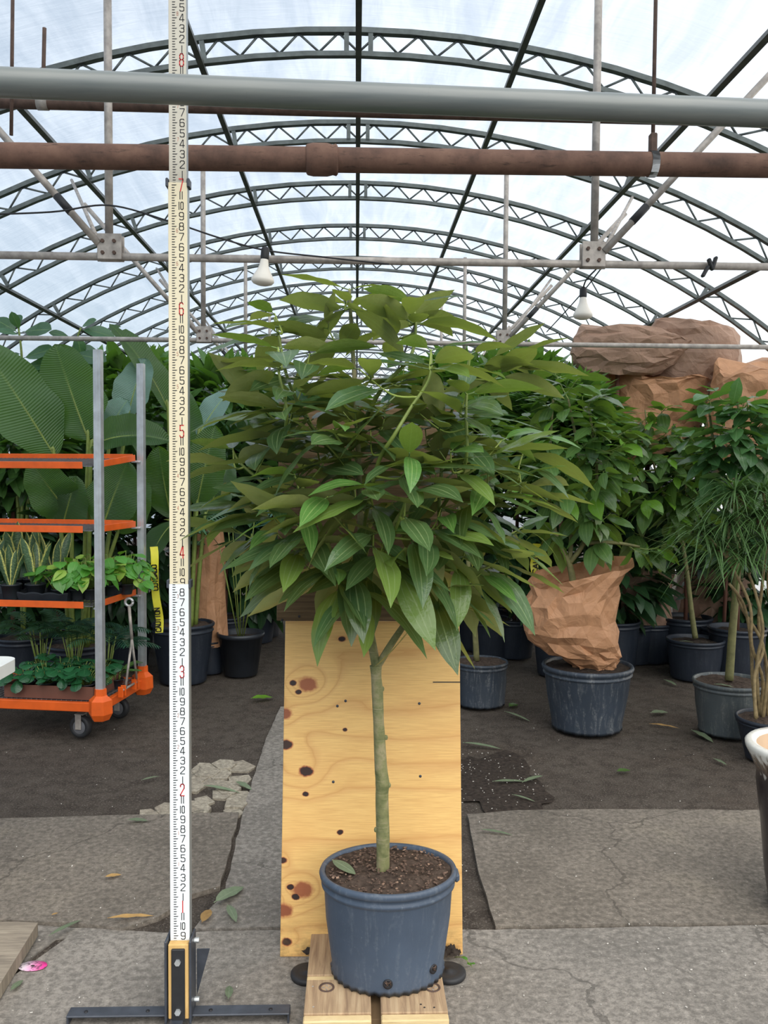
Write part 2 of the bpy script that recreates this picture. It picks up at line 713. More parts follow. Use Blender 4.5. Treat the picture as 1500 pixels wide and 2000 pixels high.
def rust():
    t = NT('rusty_iron')
    c = t.coord('Object')
    a = t.noise(c, 9, 6, .65)
    b = t.noise(t.coord('Object', (3, 16, 16)), 4, 5, .7)
    col = t.ramp(a, [(.3, lin(84, 64, 55)), (.5, lin(112, 84, 71)), (.7, lin(128, 98, 82))])
    col = t.mix(t.ramp(b, [(.58, 0.0), (.7, .75)]), col, lin(62, 48, 42))
    return t.done(t.bsdf(col, .78, .1, t.bump(a, .5, .004), .35))


M['rust'] = rust()
M['rust_rod'] = simple('rusty_rod', lin(92, 72, 62), .75, .2, .3, 30, .3)
M['blackplastic'] = simple('black_nursery_plastic', lin(40, 44, 50), .42, 0, .18, 10, .1)
M['black'] = simple('black_rubber', lin(38, 38, 40), .6, 0, .2, 20, .1)
M['blacksteel'] = simple('black_painted_steel', lin(66, 70, 78), .42, .1, .22, 22, .15)
M['orange'] = simple('orange_paint', lin(226, 96, 30), .4, 0, .12, 14, .06)
M['wire'] = simple('grey_steel_wire', lin(120, 120, 124), .45, .4, .2, 20)
M['white'] = simple('white_plastic', lin(228, 230, 226), .45, 0, .05, 10)
M['bulb'] = simple('frosted_bulb_glass', lin(232, 226, 214), .35, 0, .04, 8)
M['boltm'] = simple('zinc_bolt', lin(205, 208, 208), .35, .55, .12, 60)
M['soil'] = simple('potting_soil', lin(74, 62, 54), .95, 0, .5, 60, .8, .2, 120)
M['soil_dark'] = simple('dark_potting_soil', lin(58, 50, 44), .95, 0, .5, 60, .8, .2, 120)
M['perlite'] = simple('perlite_crumb', lin(206, 200, 190), .9, 0, .2, 40)
M['chip'] = simple('bark_chip', lin(96, 76, 64), .9, 0, .7, 200)
M['chip_pale'] = simple('pale_bark_chip', lin(150, 122, 102), .9, 0, .4, 120)
M['tape'] = simple('yellow_tape', lin(222, 214, 60), .4, 0, .1, 12)
M['ink'] = simple('black_ink', lin(30, 30, 34), .6, 0, .1, 30)
M['redink'] = simple('red_ink', lin(204, 42, 44), .6, 0, .1, 30)
M['greyink'] = simple('faded_red_ink', lin(196, 120, 96), .6, 0, .1, 30)
M['rod_low'] = simple('white_rod_face', lin(240, 244, 244), .4, 0, .03, 6)
M['rod_mid'] = simple('cream_rod_face', lin(232, 219, 186), .4, 0, .05, 6)
M['rod_top'] = simple('aged_rod_face', lin(188, 182, 166), .4, 0, .06, 6)
M['rod_side'] = simple('grey_rod_edge', lin(150, 156, 158), .4, .3, .08, 10)


def pot_mat(name, base, scuff, amt=.5):
    t = NT(name)
    c = t.coord('Object')
    n = t.noise(c, 6, 4)
    col = t.ramp(n, [(.3, tuple(x * .85 for x in base)), (.7, tuple(x * 1.15 for x in base))])
    st = t.noise(t.coord('Object', (16, 16, 2.0)), 2.2, 5, .7, .8)
    sp = t.noise(c, 90, 3, .7)
    k = t.math('MULTIPLY', t.ramp(st, [(.50, 0.0), (.68, amt)]), t.ramp(sp, [(.4, .2), (.6, 1.0)]))
    col = t.mix(k, col, scuff)
    col = t.mix(t.ramp(sp, [(.66, 0.0), (.76, .4)]), col, scuff)
    return t.done(t.bsdf(col, .46, 0, t.bump(sp, .12, .003), .45))


M['pot_main'] = pot_mat('slate_blue_pot', lin(70, 82, 98), lin(122, 130, 138), .45)
M['pot_dark'] = pot_mat('scuffed_dark_pot', lin(52, 60, 70), lin(136, 138, 138), .6)
M['pot_grey'] = pot_mat('dusty_grey_pot', lin(78, 84, 86), lin(140, 140, 132), .6)
M['pot_black'] = pot_mat('black_pot', lin(36, 42, 52), lin(80, 84, 90), .3)


def paper(name, base):
    t = NT(name)
    c = t.coord('Object')
    a = t.noise(c, 5, 5, .6, .4)
    vo = t.voro(c, 9)
    col = t.ramp(a, [(.3, tuple(x * .8 for x in base)), (.7, tuple(min(1, x * 1.12) for x in base))])
    h = t.math('ADD', t.noise(c, 11, 4, .5, 1.2), t.math('MULTIPLY', vo.outputs[0], .8))
    p = t.bsdf(col, .55, 0, t.bump(h, .45, .03), .35)
    tr = t.n('BsdfTranslucent')
    t.put(tr.inputs[0], tuple(x * .9 for x in base))
    ms = t.n('MixShader')
    ms.inputs[0].default_value = .14
    t.l(p.outputs[0], ms.inputs[1])
    t.l(tr.outputs[0], ms.inputs[2])
    return t.done(ms)


M['kraft'] = paper('kraft_paper', lin(196, 146, 108))
M['kraft_old'] = paper('dull_kraft_paper', lin(172, 138, 116))
M['cardboard'] = simple('brown_cardboard', lin(112, 74, 60), .8, 0, .15, 8)


def plywood():
    """pine face veneer; grain runs along x and bends round the knots (object space: x across, z up)"""
    t = NT('pine_plywood')
    c = t.coord('Object')
    sep = t.n('SeparateXYZ')
    t.l(c, sep.inputs[0])
    x, z = sep.outputs[0], sep.outputs[2]
    nlow = t.noise(t.coord('Object', (.8, 1, 3.4)), 2.0, 4, .5, .2)
    F = t.math('MULTIPLY_ADD', z, 8.0, t.math('MULTIPLY', nlow, 1.5))
    # (x, z, stretch x, stretch z, grain bump, knot radius, darkness)
    knots = [(-.198, .788, .075, .062, 2.3, .024, .55), (-.243, .792, .03, .02, .8, .009, 1.0),
             (-.226, .765, .03, .02, .5, .008, 1.0), (-.2, .53, .10, .055, 1.9, .017, .95),
             (-.12, .525, .12, .045, -1.2, .0, .0), (-.262, .608, .06, .04, 1.2, .016, .9),
             (-.206, .188, .08, .05, 2.0, .026, .55), (-.242, .196, .03, .02, .8, .009, 1.0),
             (-.226, .168, .03, .02, .5, .010, 1.0), (-.262, .130, .05, .03, 1.0, .022, .6),
             (-.250, .042, .05, .03, 1.0, .012, .95), (-.094, .925, .05, .02, .6, .009, 1.0),
             (-.083, .652, .05, .014, .4, .006, 1.0), (-.096, .352, .05, .014, .4, .008, 1.0),
             (-.200, .463, .02, .02, .2, .008, 1.0), (.19, .45, .34, .04, -.5, 0, 0), (.16, .70, .34, .10, .55, 0, 0),
             (-.268, .700, .04, .04, 1.0, .018, .6), (.03, .10, .3, .06, .4, 0, 0), (-.266, .272, .03, .03, .6, .010, .9)]
    kmask = None
    for (kx, kz, ax, az, amp, kr, dk) in knots:
        dx = t.math('DIVIDE', t.math('SUBTRACT', x, kx), ax)
        dz = t.math('DIVIDE', t.math('SUBTRACT', z, kz), az)
        r2 = t.math('ADD', t.math('MULTIPLY', dx, dx), t.math('MULTIPLY', dz, dz))
        g = t.math('MULTIPLY', t.math('EXPONENT', t.math('MULTIPLY', r2, -1.0)), amp)
        F = t.math('ADD', F, g)
        if kr:
            ex = t.math('DIVIDE', t.math('SUBTRACT', x, kx), kr * 1.15)
            ez = t.math('DIVIDE', t.math('SUBTRACT', z, kz), kr * .85)
            e2 = t.math('SQRT', t.math('ADD', t.math('MULTIPLY', ex, ex), t.math('MULTIPLY', ez, ez)))
            e2 = t.math('ADD', e2, t.math('MULTIPLY', t.math('SUBTRACT', t.noise(c, 60, 2), .5), .7))
            s = t.math('SUBTRACT', 1.0, t.math('MULTIPLY_ADD', t.math('SUBTRACT', e2, .8), 2.0, 0.0, True), None, True)
            s = t.math('MULTIPLY', s, dk)
            kmask = s if kmask is None else t.math('MAXIMUM', kmask, s)
    fr = t.math('FRACT', t.math('MULTIPLY', F, 1.15))
    fine = t.noise(t.coord('Object', (6, 1, 160)), 2.0, 3, .6)
    base = t.ramp(fr, [(0.0, lin(222, 172, 104)), (.14, lin(238, 192, 118)), (.7, lin(240, 196, 122)), (.92, lin(228, 180, 112)), (1.0, lin(214, 160, 94))])
    base = t.mix(t.ramp(fine, [(.36, .5), (.6, 0.0)]), base, lin(208, 156, 92))
    blot = t.noise(c, 4.0, 4)
    base = t.mix(t.ramp(blot, [(.5, 0.0), (.75, .4)]), base, lin(224, 168, 100))
    col = t.mix(t.ramp(kmask, [(0.0, 0.0), (.45, .9), (.62, 1.0)]), base,
                t.ramp(kmask, [(.3, lin(190, 120, 74)), (.55, lin(158, 88, 56)), (.8, lin(70, 42, 32)), (1.0, lin(48, 32, 28))]))
    # dirt splashed along the foot of the panel
    low = t.math('SUBTRACT', 1.0, t.math('DIVIDE', z, .12), None, True)
    gr = t.math('MULTIPLY', low, t.ramp(t.noise(t.coord('Object', (1, 1, 2)), 14, 4, .7), [(.45, 0.0), (.65, .9)]))
    col = t.mix(t.math('MULTIPLY', gr, .7), col, lin(120, 92, 56))
    return t.done(t.bsdf(col, .5, 0, t.bump(fine, .12, .003), .4))


M['ply'] = plywood()


def oldwood(name, a, b, cc, sc=(1.5, 1, 26)):
    t = NT(name)
    c = t.coord('Object', sc)
    n = t.noise(c, 3.2, 5, .6, .5)
    col = t.ramp(n, [(.3, a), (.52, b), (.72, cc)])
    st = t.noise(t.coord('Object'), 3, 4)
    col = t.mix(t.ramp(st, [(.55, 0.0), (.7, .45)]), col, tuple(x * .6 for x in a))
    return t.done(t.bsdf(col, .85, 0, t.bump(n, .5, .006), .25))


M['oldwood'] = oldwood('weathered_panel', lin(78, 62, 46), lin(106, 86, 62), lin(132, 110, 82))
M['deck'] = oldwood('platform_wood', lin(142, 116, 92), lin(176, 148, 116), lin(196, 170, 136), (26, 1.5, 6))
M['deckpale'] = oldwood('platform_pale_edge', lin(206, 178, 130), lin(222, 196, 148), lin(232, 210, 166), (3, 3, 40))
M['pinestrip'] = oldwood('pine_spacer', lin(200, 158, 96), lin(216, 176, 112), lin(228, 190, 128), (10, 10, 2))
M['plank'] = oldwood('grey_plank', lin(120, 110, 98), lin(148, 136, 120), lin(168, 156, 138), (3, 26, 3))

# ================================================================== THE SETTING
RNG = random.Random(7)
S = 1.0                                  # truss spacing
ZR = CAM_H + 2.03                       # ridge height
RA = 4.86                                # roof radius
ZC = ZR - RA


def arch(a, r=RA):                       # a: angle from the crown, positive to the right
    return (r * sin(a), ZC + r * cos(a))


TY = [3.95 + S * i for i in range(-2, 19)]           # truss positions
A_END = math.acos((0.0 - ZC) / RA)                   # where the roof meets the ground

# ---- floor: packed dirt with concrete slabs let into it
def floor_z(x, y):
    return -.014 + .006 * nz((x, y, 0), 1.7) + .004 * nz((x, y, 3), 6)


fl = MB()
fl.grid(lambda u, v: (-5.2 + 10.4 * u, -1.5 + 24.5 * v, floor_z(-5.2 + 10.4 * u, -1.5 + 24.5 * v) if 2 < v * 24.5 < 10 else -.014), 120, 260)
floor = fl.build('floor', M['dirt'])
structure(floor, 'dark packed dirt floor of the greenhouse')


def slab(pxs, mat, z=0.0, thick=.05, jit=.004):
    pts = [G(x, y, z) for x, y in pxs]
    out = []
    for i, p in enumerate(pts):                      # worn, slightly ragged edges
        q = pts[(i + 1) % len(pts)]
        n = max(1, int((q - p).length / .05))
        for k in range(n):
            r = p.lerp(q, k / n)
            j = 0 if k == 0 else jit
            out.append((r.x + j * nz(r, 9, 2.0) * 2, r.y + j * nz(r, 9, 5.0) * 2))
    ar = sum(out[i][0] * out[(i + 1) % len(out)][1] - out[(i + 1) % len(out)][0] * out[i][1] for i in range(len(out)))
    if ar < 0:
        out.reverse()
    return MB().prism(out, z - thick, z).build('concrete_slab', mat, floor)


slab([(-260, 1606), (0, 1598), (262, 1591), (466, 1586), (452, 1650), (430, 1730), (376, 1746), (310, 1790), (240, 1812), (150, 1802), (0, 1796), (-260, 1796)],
     M['concrete'], 0.002)
slab([(548, 1380), (880, 1380), (888, 1560), (896, 1806), (380, 1812), (440, 1738), (460, 1650), (474, 1588), (520, 1440)], M['concrete_b'], -.004)
slab([(912, 1590), (1010, 1582), (1200, 1580), (1500, 1582), (1900, 1584), (2000, 1800), (1500, 1799), (1100, 1806), (968, 1809), (934, 1700)], M['concrete'], 0.003)
slab([(130, 1832), (300, 1822), (440, 1818), (900, 1815), (970, 1816), (1100, 1813), (1500, 1806), (2300, 1800), (3200, 2300), (3000, 3400), (-1400, 3400), (-1400, 2100), (-250, 2100)],
     M['concrete_b'], 0.0)
slab([(330, 1822), (-10, 1802), (-300, 1802), (-900, 2060), (-240, 2090), (110, 1834)], M['concrete_b'], -.008)

# broken flagstones between the left slab and the path
def stone_bits():
    rg = random.Random(4)
    seeds = []
    while len(seeds) < 22:
        x = rg.uniform(270, 478); y = rg.uniform(1488, 1588)
        if x < 470 - (1588 - y) * -.1 and y > 1588 - (x - 262) * .62 and all(abs(x - a) / 2.1 + abs(y - b) > 17 for a, b in seeds):
            seeds.append((x, y))
        elif rg.random() < .0015:
            break
    for (x, y) in seeds:
        n = rg.randint(5, 6)
        r = rg.uniform(14, 21)
        c = G(x, y)
        poly = []
        for k in range(n):
            an = 2 * pi * k / n + rg.uniform(-.25, .25)
            g = G(x + cos(an) * r * 1.5 * rg.uniform(.8, 1.1), y + sin(an) * r * .72 * rg.uniform(.8, 1.1))
            poly.append((g.x, g.y))
        ar = sum(poly[i][0] * poly[(i + 1) % n][1] - poly[(i + 1) % n][0] * poly[i][1] for i in range(n))
        if ar < 0:
            poly.reverse()
        MB().prism(poly, -.03, -.003 + rg.uniform(-.004, .006)).build('stone_fragment', M['stone'], floor)


stone_bits()

# spilled dark potting mix by the plywood panel
def spill(px, py, rx, ry, hgt, label):
    c = G(px, py)
    e = G(px + rx, py)
    f = G(px, py - ry)
    ax, ay = (e - c).length, (f - c).length
    m = MB()

    def fn(u, v):
        an = 2 * pi * u
        k = 1 + .35 * nz((cos(an) * 1.5, sin(an) * 1.5, px * .01), 1.3) + .22 * nz((cos(an), sin(an), 4), 5.0) + .1 * nz((cos(an), sin(an), 9), 14.0)
        r = v
        x = c.x + cos(an) * ax * r * k
        y = c.y + sin(an) * ay * r * k
        return (x, y, -.006 + hgt * (1 - r * r) + .004 * nz((x, y, 1), 60) * (1 - r))
    m.grid(lambda u, v: fn(u, max(1 - v, .001)), 40, 10, True, True)
    o = m.build('soil_spill', M['soil_dark'])
    o['kind'] = 'stuff'
    o['label'] = label
    o['category'] = 'soil'
    return c, ax, ay


sc_, sax, say = spill(965, 1524, 104, 56, .005, 'dark spilled potting mix on the ground right of the plywood panel')
rg = random.Random(12)
mb = MB()
for i in range(260):
    if i < 110:
        an, r = rg.uniform(0, 2 * pi), sqrt(rg.random())
        p = Vector((sc_.x + cos(an) * r * sax, sc_.y + sin(an) * r * say, .002 + .008 * (1 - r * r)))
    else:
        p = G(rg.uniform(0, 1500), rg.uniform(1420, 1990))
        if 545 < (p - CAM).dot(RIGHT) / (p - CAM).dot(FWD) * FPX + 750 < 900 and p.y < 2.6:
            continue
        p.z = .004
    s = rg.uniform(.0012, .0034)
    mb.box(p, (s * rg.uniform(1, 2.6), s, s * .7), Matrix.Rotation(rg.uniform(0, pi), 3, 'Z'))
o = mb.build('perlite_crumbs', M['perlite'])
o['kind'] = 'stuff'; o['label'] = 'pale perlite crumbs and specks scattered over the ground'; o['category'] = 'debris'

# ---- roof film: bulges outwards between the trusses
fm = MB()
Y0, Y1 = TY[0] - .02, TY[-1]
NV = (len(TY) - 1) * 8


def film_pt(u, v):
    y = Y0 + (Y1 - Y0) * v
    fr = (y - TY[0]) / S
    fr -= math.floor(fr)
    a = -A_END + 2 * A_END * u
    r = RA + .03 + .055 * (1 - (2 * fr - 1) ** 2) + .012 * nz((a * 5, y * 2.5, 0), 1.0)
    x, z = arch(a, r)
    return (x, y, z)


fm.grid(film_pt, 72, NV)
roof = fm.build('ceiling', M['film'])
structure(roof, 'translucent white plastic film roof arching over the greenhouse')
# far gable
gb = MB()
pts = [arch(-A_END + 2 * A_END * k / 40, RA + .02) for k in range(41)]
gb.add([(x, Y1, z) for x, z in pts], [tuple(range(41))], False)
structure(gb.build('wall_back', M['film']), 'far translucent gable end')

# ---- arched trusses
PX = [0, .73, 1.57, 2.46, 3.35]                       # purlin offsets from the ridge
PA = sorted([math.asin(x / RA) for x in PX] + [-math.asin(x / RA) for x in PX[1:]])
TD = .105                                             # truss depth
AT = math.asin(4.3 / RA)


def chord_mesh(r, h, w):
    m = MB()
    n = 44
    vs, fs = [], []
    for k in range(n + 1):
        a = -AT + 2 * AT * k / n
        for (dr, dy) in ((-h / 2, -w / 2), (-h / 2, w / 2), (h / 2, w / 2), (h / 2, -w / 2)):
            x, z = arch(a, r + dr)
            vs.append((x, dy, z))
    for k in range(n):
        for j in range(4):
            j2 = (j + 1) % 4
            fs.append((k * 4 + j, k * 4 + j2, (k + 1) * 4 + j2, (k + 1) * 4 + j))
    fs += [(3, 2, 1, 0), (n * 4, n * 4 + 1, n * 4 + 2, n * 4 + 3)]
    m.add(vs, fs, False)
    return m.mesh('truss_chord', M['truss'])


ch_top = chord_mesh(RA, .024, .034)
ch_bot = chord_mesh(RA - TD, .022, .030)
WEB = []                                              # zig-zag lacing between the chords
for i in range(len(PA) - 1):
    a0, a1 = PA[i], PA[i + 1]
    n = 8
    for k in range(n):
        b0 = a0 + (a1 - a0) * (k + .0) / n
        b1 = a0 + (a1 - a0) * (k + 1.0) / n
        WEB.append((b0, b1, k % 2))


def web_mb(b0, b1, odd, m=None):
    m = m or MB()
    r0, r1 = (RA - .01, RA - TD + .01) if odd else (RA - TD + .01, RA - .01)
    x0, z0 = arch(b0, r0); x1, z1 = arch(b1, r1)
    m.tube([(x0, 0, z0), (x1, 0, z1)], .0058, 5)
    return m


web_meshes = [web_mb(*w).mesh('web_bar', M['truss']) for w in WEB]
allweb = MB()
for w in WEB:
    web_mb(*w, allweb)
allweb_me = allweb.mesh('web_lacing', M['truss'])
plate = MB()
for a in PA:
    x0, z0 = arch(a, RA - TD - .005)
    x1, z1 = arch(a, RA + .0)
    t_ = Vector((cos(a), 0, -sin(a)))
    for s_ in ((-1, 1) if abs(a) < .01 else (1,)):
        o_ = t_ * (.055 * s_ if abs(a) < .01 else .016)
        c_ = Vector(((x0 + x1) / 2, 0, (z0 + z1) / 2)) + o_
        plate.box(c_, (.022, .03, TD), Matrix.Rotation(a, 3, 'Y'))
plate_me = plate.mesh('gusset_plates', M['truss'])
ORD = ['first', 'second', 'third', 'fourth', 'fifth', 'sixth', 'seventh', 'eighth', 'ninth', 'tenth', 'eleventh', 'twelfth']
for i, y in enumerate(TY):
    k = i - 2
    if k < 0:
        lab = ['arched roof truss overhead at the open front, above the frame', 'arched roof truss just above the top of the frame'][i]
    elif k < 12:
        lab = '%s arched steel lattice roof truss counting back from the front' % ORD[k]
    else:
        lab = 'tiny arched lattice roof truss at the far end of the house'
    t = thing('roof_truss', lab, 'truss', (0, y, 0), 'arched roof trusses' if k < 12 else 'far arched roof trusses')
    place('top_chord', ch_top, t, Matrix.Translation((0, y, 0)))
    place('bottom_chord', ch_bot, t, Matrix.Translation((0, y, 0)))
    place('gusset_plates', plate_me, t, Matrix.Translation((0, y, 0)))['kind'] = 'stuff'
    if 0 <= k < 4:
        rest = MB()
        for w in WEB:
            if abs(sin((w[0] + w[1]) / 2) * RA) >= .52 * y:
                web_mb(*w, rest)
        if rest.v:
            place('web_lacing', rest.mesh('web_lacing', M['truss']), t, Matrix.Translation((0, y, 0)))['kind'] = 'stuff'
        for me, w in zip(web_meshes, WEB):
            if abs(sin((w[0] + w[1]) / 2) * RA) < .52 * y:
                place('web_bar', me, t, Matrix.Translation((0, y, 0)))
    else:
        o = place('web_lacing', allweb_me, t, Matrix.Translation((0, y, 0)))
        o['kind'] = 'stuff'

# ---- purlins: long tubes under the trusses
PN = {0: 'centre', 1: 'first', 2: 'second', 3: 'third', 4: 'fourth'}
for j, x in enumerate(PX):
    for s_ in ((1,) if j == 0 else (-1, 1)):
        a = math.asin(x / RA) * s_
        m = MB()
        px_, pz_ = arch(a, RA - TD - .012)
        rot = Matrix.Rotation(a, 3, 'Y')
        m.box((px_, (TY[0] + TY[-1]) / 2, pz_), (.026, TY[-1] - TY[0], .03), rot)
        lab = 'dark ridge purlin running back along the crown of the roof' if j == 0 else \
            'dark roof purlin, %s out from the ridge on the %s side' % (PN[j], 'left' if s_ < 0 else 'right')
        tag(m.build('roof_purlin', M['purlin'], None, (px_, TY[0], pz_)), lab, 'purlin', 'roof purlins')

# ---- tie frames: cross bar, two posts, braces and bolted plates, every third truss
def tie_frame(y, which):
    zb = P(700, 509, 3.4).z                             # bar height
    base = Vector((0, y, zb))
    t = thing('tie_frame', '%s galvanised cross tie with posts and diagonal braces under the roof' % which, 'roof tie', base, 'cross ties')
    MB().tube([(-4.4, y, zb), (4.4, y, zb)], .0155, 12).build('tie_bar', M['galv_old'], t)
    for s_ in (-1, 1):
        X = .962 * s_ - .014
        a = math.asin(X / RA)
        _, zt = arch(a, RA - .01)
        MB().tube([(X, y - .002, zb + .03), (X, y - .002, zt)], .0155, 10).build('post', M['galv_old'], t)
        # brace rising outwards to the roof
        xe = 1.72 * s_
        e = Vector((xe, y, arch(math.asin(xe / RA), RA - .02)[1]))
        b0 = Vector((X + .035 * s_, y - .02, zb + .045))
        br = MB().tube([b0, e], .0145, 10).build('brace', M['galv_old'], t)
        d = (e - b0)
        MB().tube([b0 + d * .15, b0 + d * .23], .0165, 10).build('black_tape_wrap', M['black'], br)
        # thin stay back to the next truss
        ys = y + 1.55
        k = P(1235 if s_ > 0 else 140, 385 if s_ > 0 else 352, 3.4 + 1.55)
        MB().tube([(X + .05 * s_, y + .02, zb + .07), (k.x, ys, k.z)], .009, 8).build('stay', M['galv_old'], t)
        pl = MB()
        pl.bbox((X - .006 * s_, y - .021, zb + .035), (.094, .006, .1), .002)
        pl.bbox((X - .006 * s_, y + .021, zb + .035), (.094, .006, .1), .002)
        plo = pl.build('joint_plate', M['galv_old'], t)
        for (dx, dz) in ((-.025, .01), (.02, .01), (-.025, .055), (.02, .055)):
            MB().tube([(X - .006 * s_ + dx, y - .024, zb + dz), (X - .006 * s_ + dx, y - .032, zb + dz)], .0075, 6, True, False).build('bolt', M['rust_rod'], plo)
        MB().tube([(X - .045, y, zb), (X + .045, y, zb)], .0195, 12).build('clamp_sleeve', M['galv_old'], t)
    return t


YTIE = [3.4, 5.45, 7.5, 9.55]
for y_, w in zip(YTIE, ('nearest', 'second', 'third', 'fourth, farthest')):
    tie_frame(y_, w)

# ---- pipes across the front
def pipe_between(name, a, b, r, mat, label, cat, n=24):
    a, b = Vector(a), Vector(b)
    d = b - a
    base = (a + b) / 2
    t = thing(name, label, cat, base)
    MB().tube([a.lerp(b, k / 6) for k in range(7)], r, n).build('pipe', mat, t)
    return t, a, b, d.normalized()


pa, pb = P(-260, 150, 1.84), P(1760, 233, 1.98)
pa, pb = pa + (pa - pb) * .75, pb + (pb - pa) * .75
t, a, b, d = pipe_between('grey_pipe', pa, pb, .0305, M['pvc'], 'thick smooth grey plastic pipe crossing the top of the frame', 'pipe', 32)

ra, rb = P(-420, 298, 2.98), P(1960, 330, 3.18)
ra, rb = ra + (ra - rb) * .17, rb + (rb - ra) * .12
t, a, b, d = pipe_between('rusty_pipe', ra, rb, .043, M['rust'], 'rusty brown iron pipe with a bulged coupling below the grey pipe', 'pipe', 28)
cp = a + d * ((P(628, 307, a.y + .1) - a).dot(d))
cm = MB()
cm.tube([cp - d * .055, cp - d * .05, cp - d * .03, cp + d * .02, cp + d * .04, cp + d * .052, cp + d * .058], [.046, .052, .056, .056, .051, .054, .047], 24)
cm.build('coupling', M['rust'], t)
# strap hanger with rod
hp = a + d * ((P(1278, 316, 3.1) - a).dot(d))
hm = MB()
ring = [hp + Vector((0, cos(2 * pi * k / 20), sin(2 * pi * k / 20))) * .046 for k in range(21)]
for k in range(20):
    p0, p1 = ring[k], ring[k + 1]
    hm.add([p0 - d * .014, p0 + d * .014, p1 + d * .014, p1 - d * .014], [(0, 1, 2, 3), (3, 2, 1, 0)], True)
h_o = hm.build('strap', M['galv'], t)
MB().bbox(hp + Vector((0, 0, .075)), (.026, .03, .07), .004).build('hanger_yoke', M['rust_rod'], t)
ztop = arch(math.asin(hp.x / RA), RA - .02)[1]
MB().tube([hp + Vector((0, 0, .06)), Vector((hp.x, hp.y, ztop))], .0075, 8).build('hanger_rod', M['rust_rod'], t)

qa, qb = P(-200, 195, 3.6), P(1600, 240, 3.62)
t, a, b, d = pipe_between('thin_brown_pipe', qa, qb, .024, M['rust_rod'], 'thinner dark brown pipe seen behind and just under the grey pipe', 'pipe', 16)
hp = a + d * ((P(83, 203, 3.6) - a).dot(d))
hm = MB()
hm.tube([hp - d * .022, hp + d * .022], .027, 16)
hm.build('strap', M['galv_old'], t)
ztop = arch(math.asin(hp.x / RA), RA - .02)[1]
MB().tube([hp, Vector((hp.x + .01, hp.y, ztop))], .0085, 8).build('hanger_rod', M['rust_rod'], t)
# loose rod hanging free at the left
r0 = P(22, 264, 3.3)
zt = arch(math.asin(r0.x / RA), RA - .02)[1]
tag(MB().tube([r0, Vector((r0.x + .012, 3.3, zt))], .0072, 8).build('hanging_rod', M['rust_rod'], None, r0),
    'loose rusty rod hanging down past the grey pipe at the left', 'rod')

# ---- wires, lamps, clip on the nearest tie bar
YB = YTIE[0]


def cable(name, label, pts, r=.0035, mat='black'):
    pts = [Vector(p) for p in pts]
    return tag(MB().tube(smoothline(pts, 8), r, 6).build(name, M[mat], None, pts[0]), label, 'cable')


cable('electric_cable', 'thin dark cable slung from the left edge past the left post to the tie bar',
      [P(-60, 420, YB - .04), P(100, 414, YB - .06), P(213, 401, YB - .04), P(330, 432, YB - .1), P(430, 465, YB - .1), P(520, 489, YB - .06),
       P(640, 503, YB - .04), P(760, 516, YB - .03)])


def lamp(px, py, y, tilt, label, cord):
    """reflector flood bulb in a socket, hanging from the tie bar; px,py = top of the bulb neck"""
    top = P(px, py, y)
    t = thing('flood_lamp', label, 'lamp', top, 'flood lamps')
    R = Matrix.Rotation(tilt, 3, 'Y') @ Matrix.Scale(.72, 3)

    def tr(m):
        m.v = [tuple(top + R @ Vector(p)) for p in m.v]
        return m
    tr(MB().lathe([(.001, -.150), (.030, -.148), (.052, -.140), (.062, -.128), (.061, -.116), (.050, -.095), (.036, -.070), (.026, -.045), (.022, -.02), (.018, 0)], 28)
       ).build('bulb', M['bulb'], t)
    tr(MB().lathe([(.018, -.012), (.021, -.01), (.023, .0), (.023, .04), (.019, .052), (.008, .058), (.001, .058)], 18)).build('socket', M['black'], t)
    c = [Vector(p) for p in cord]
    MB().tube(smoothline([tr_pt(top, R, (0, 0, .055))] + c, 6), .0035, 6).build('cord', M['black'], t)
    return t


def tr_pt(o, R, p):
    return o + R @ Vector(p)


lamp(517, 503, YB - .07, radians(5), 'white flood lamp hanging from the tie bar left of the treetop', [P(518, 486, YB - .04), P(520, 490, YB - .03)])
lamp(1139, 578, YB + .5, 0, 'white flood lamp hanging below the right joint plate', [P(1146, 545, YB + .35), P(1165, 525, YB + .15), P(1172, 514, YB + .05)])
cl = thing('cable_clip', 'small black spring clip on the tie bar near the right edge', 'clip', P(1388, 522, YB - .034))
for (dx, dz, r_) in ((-.03, -.03, .5), (.0, .01, -.4), (.02, .02, .3)):
    MB().bbox(P(1388, 520, YB - .034) + Vector((dx * .7, 0, dz * .7)), (.013, .022, .05), .004, Matrix.Rotation(r_, 3, 'Y')).build('jaw', M['black'], cl)
cable('lamp_cable', 'pair of thin cables drooping from the right joint to a plug far behind', [P(1176, 522, YB + .06), P(1130, 580, YB + .8), P(1068, 648, YB + 1.7)], .003)

# ================================================================== MAIN SUBJECT
TMPL = {}


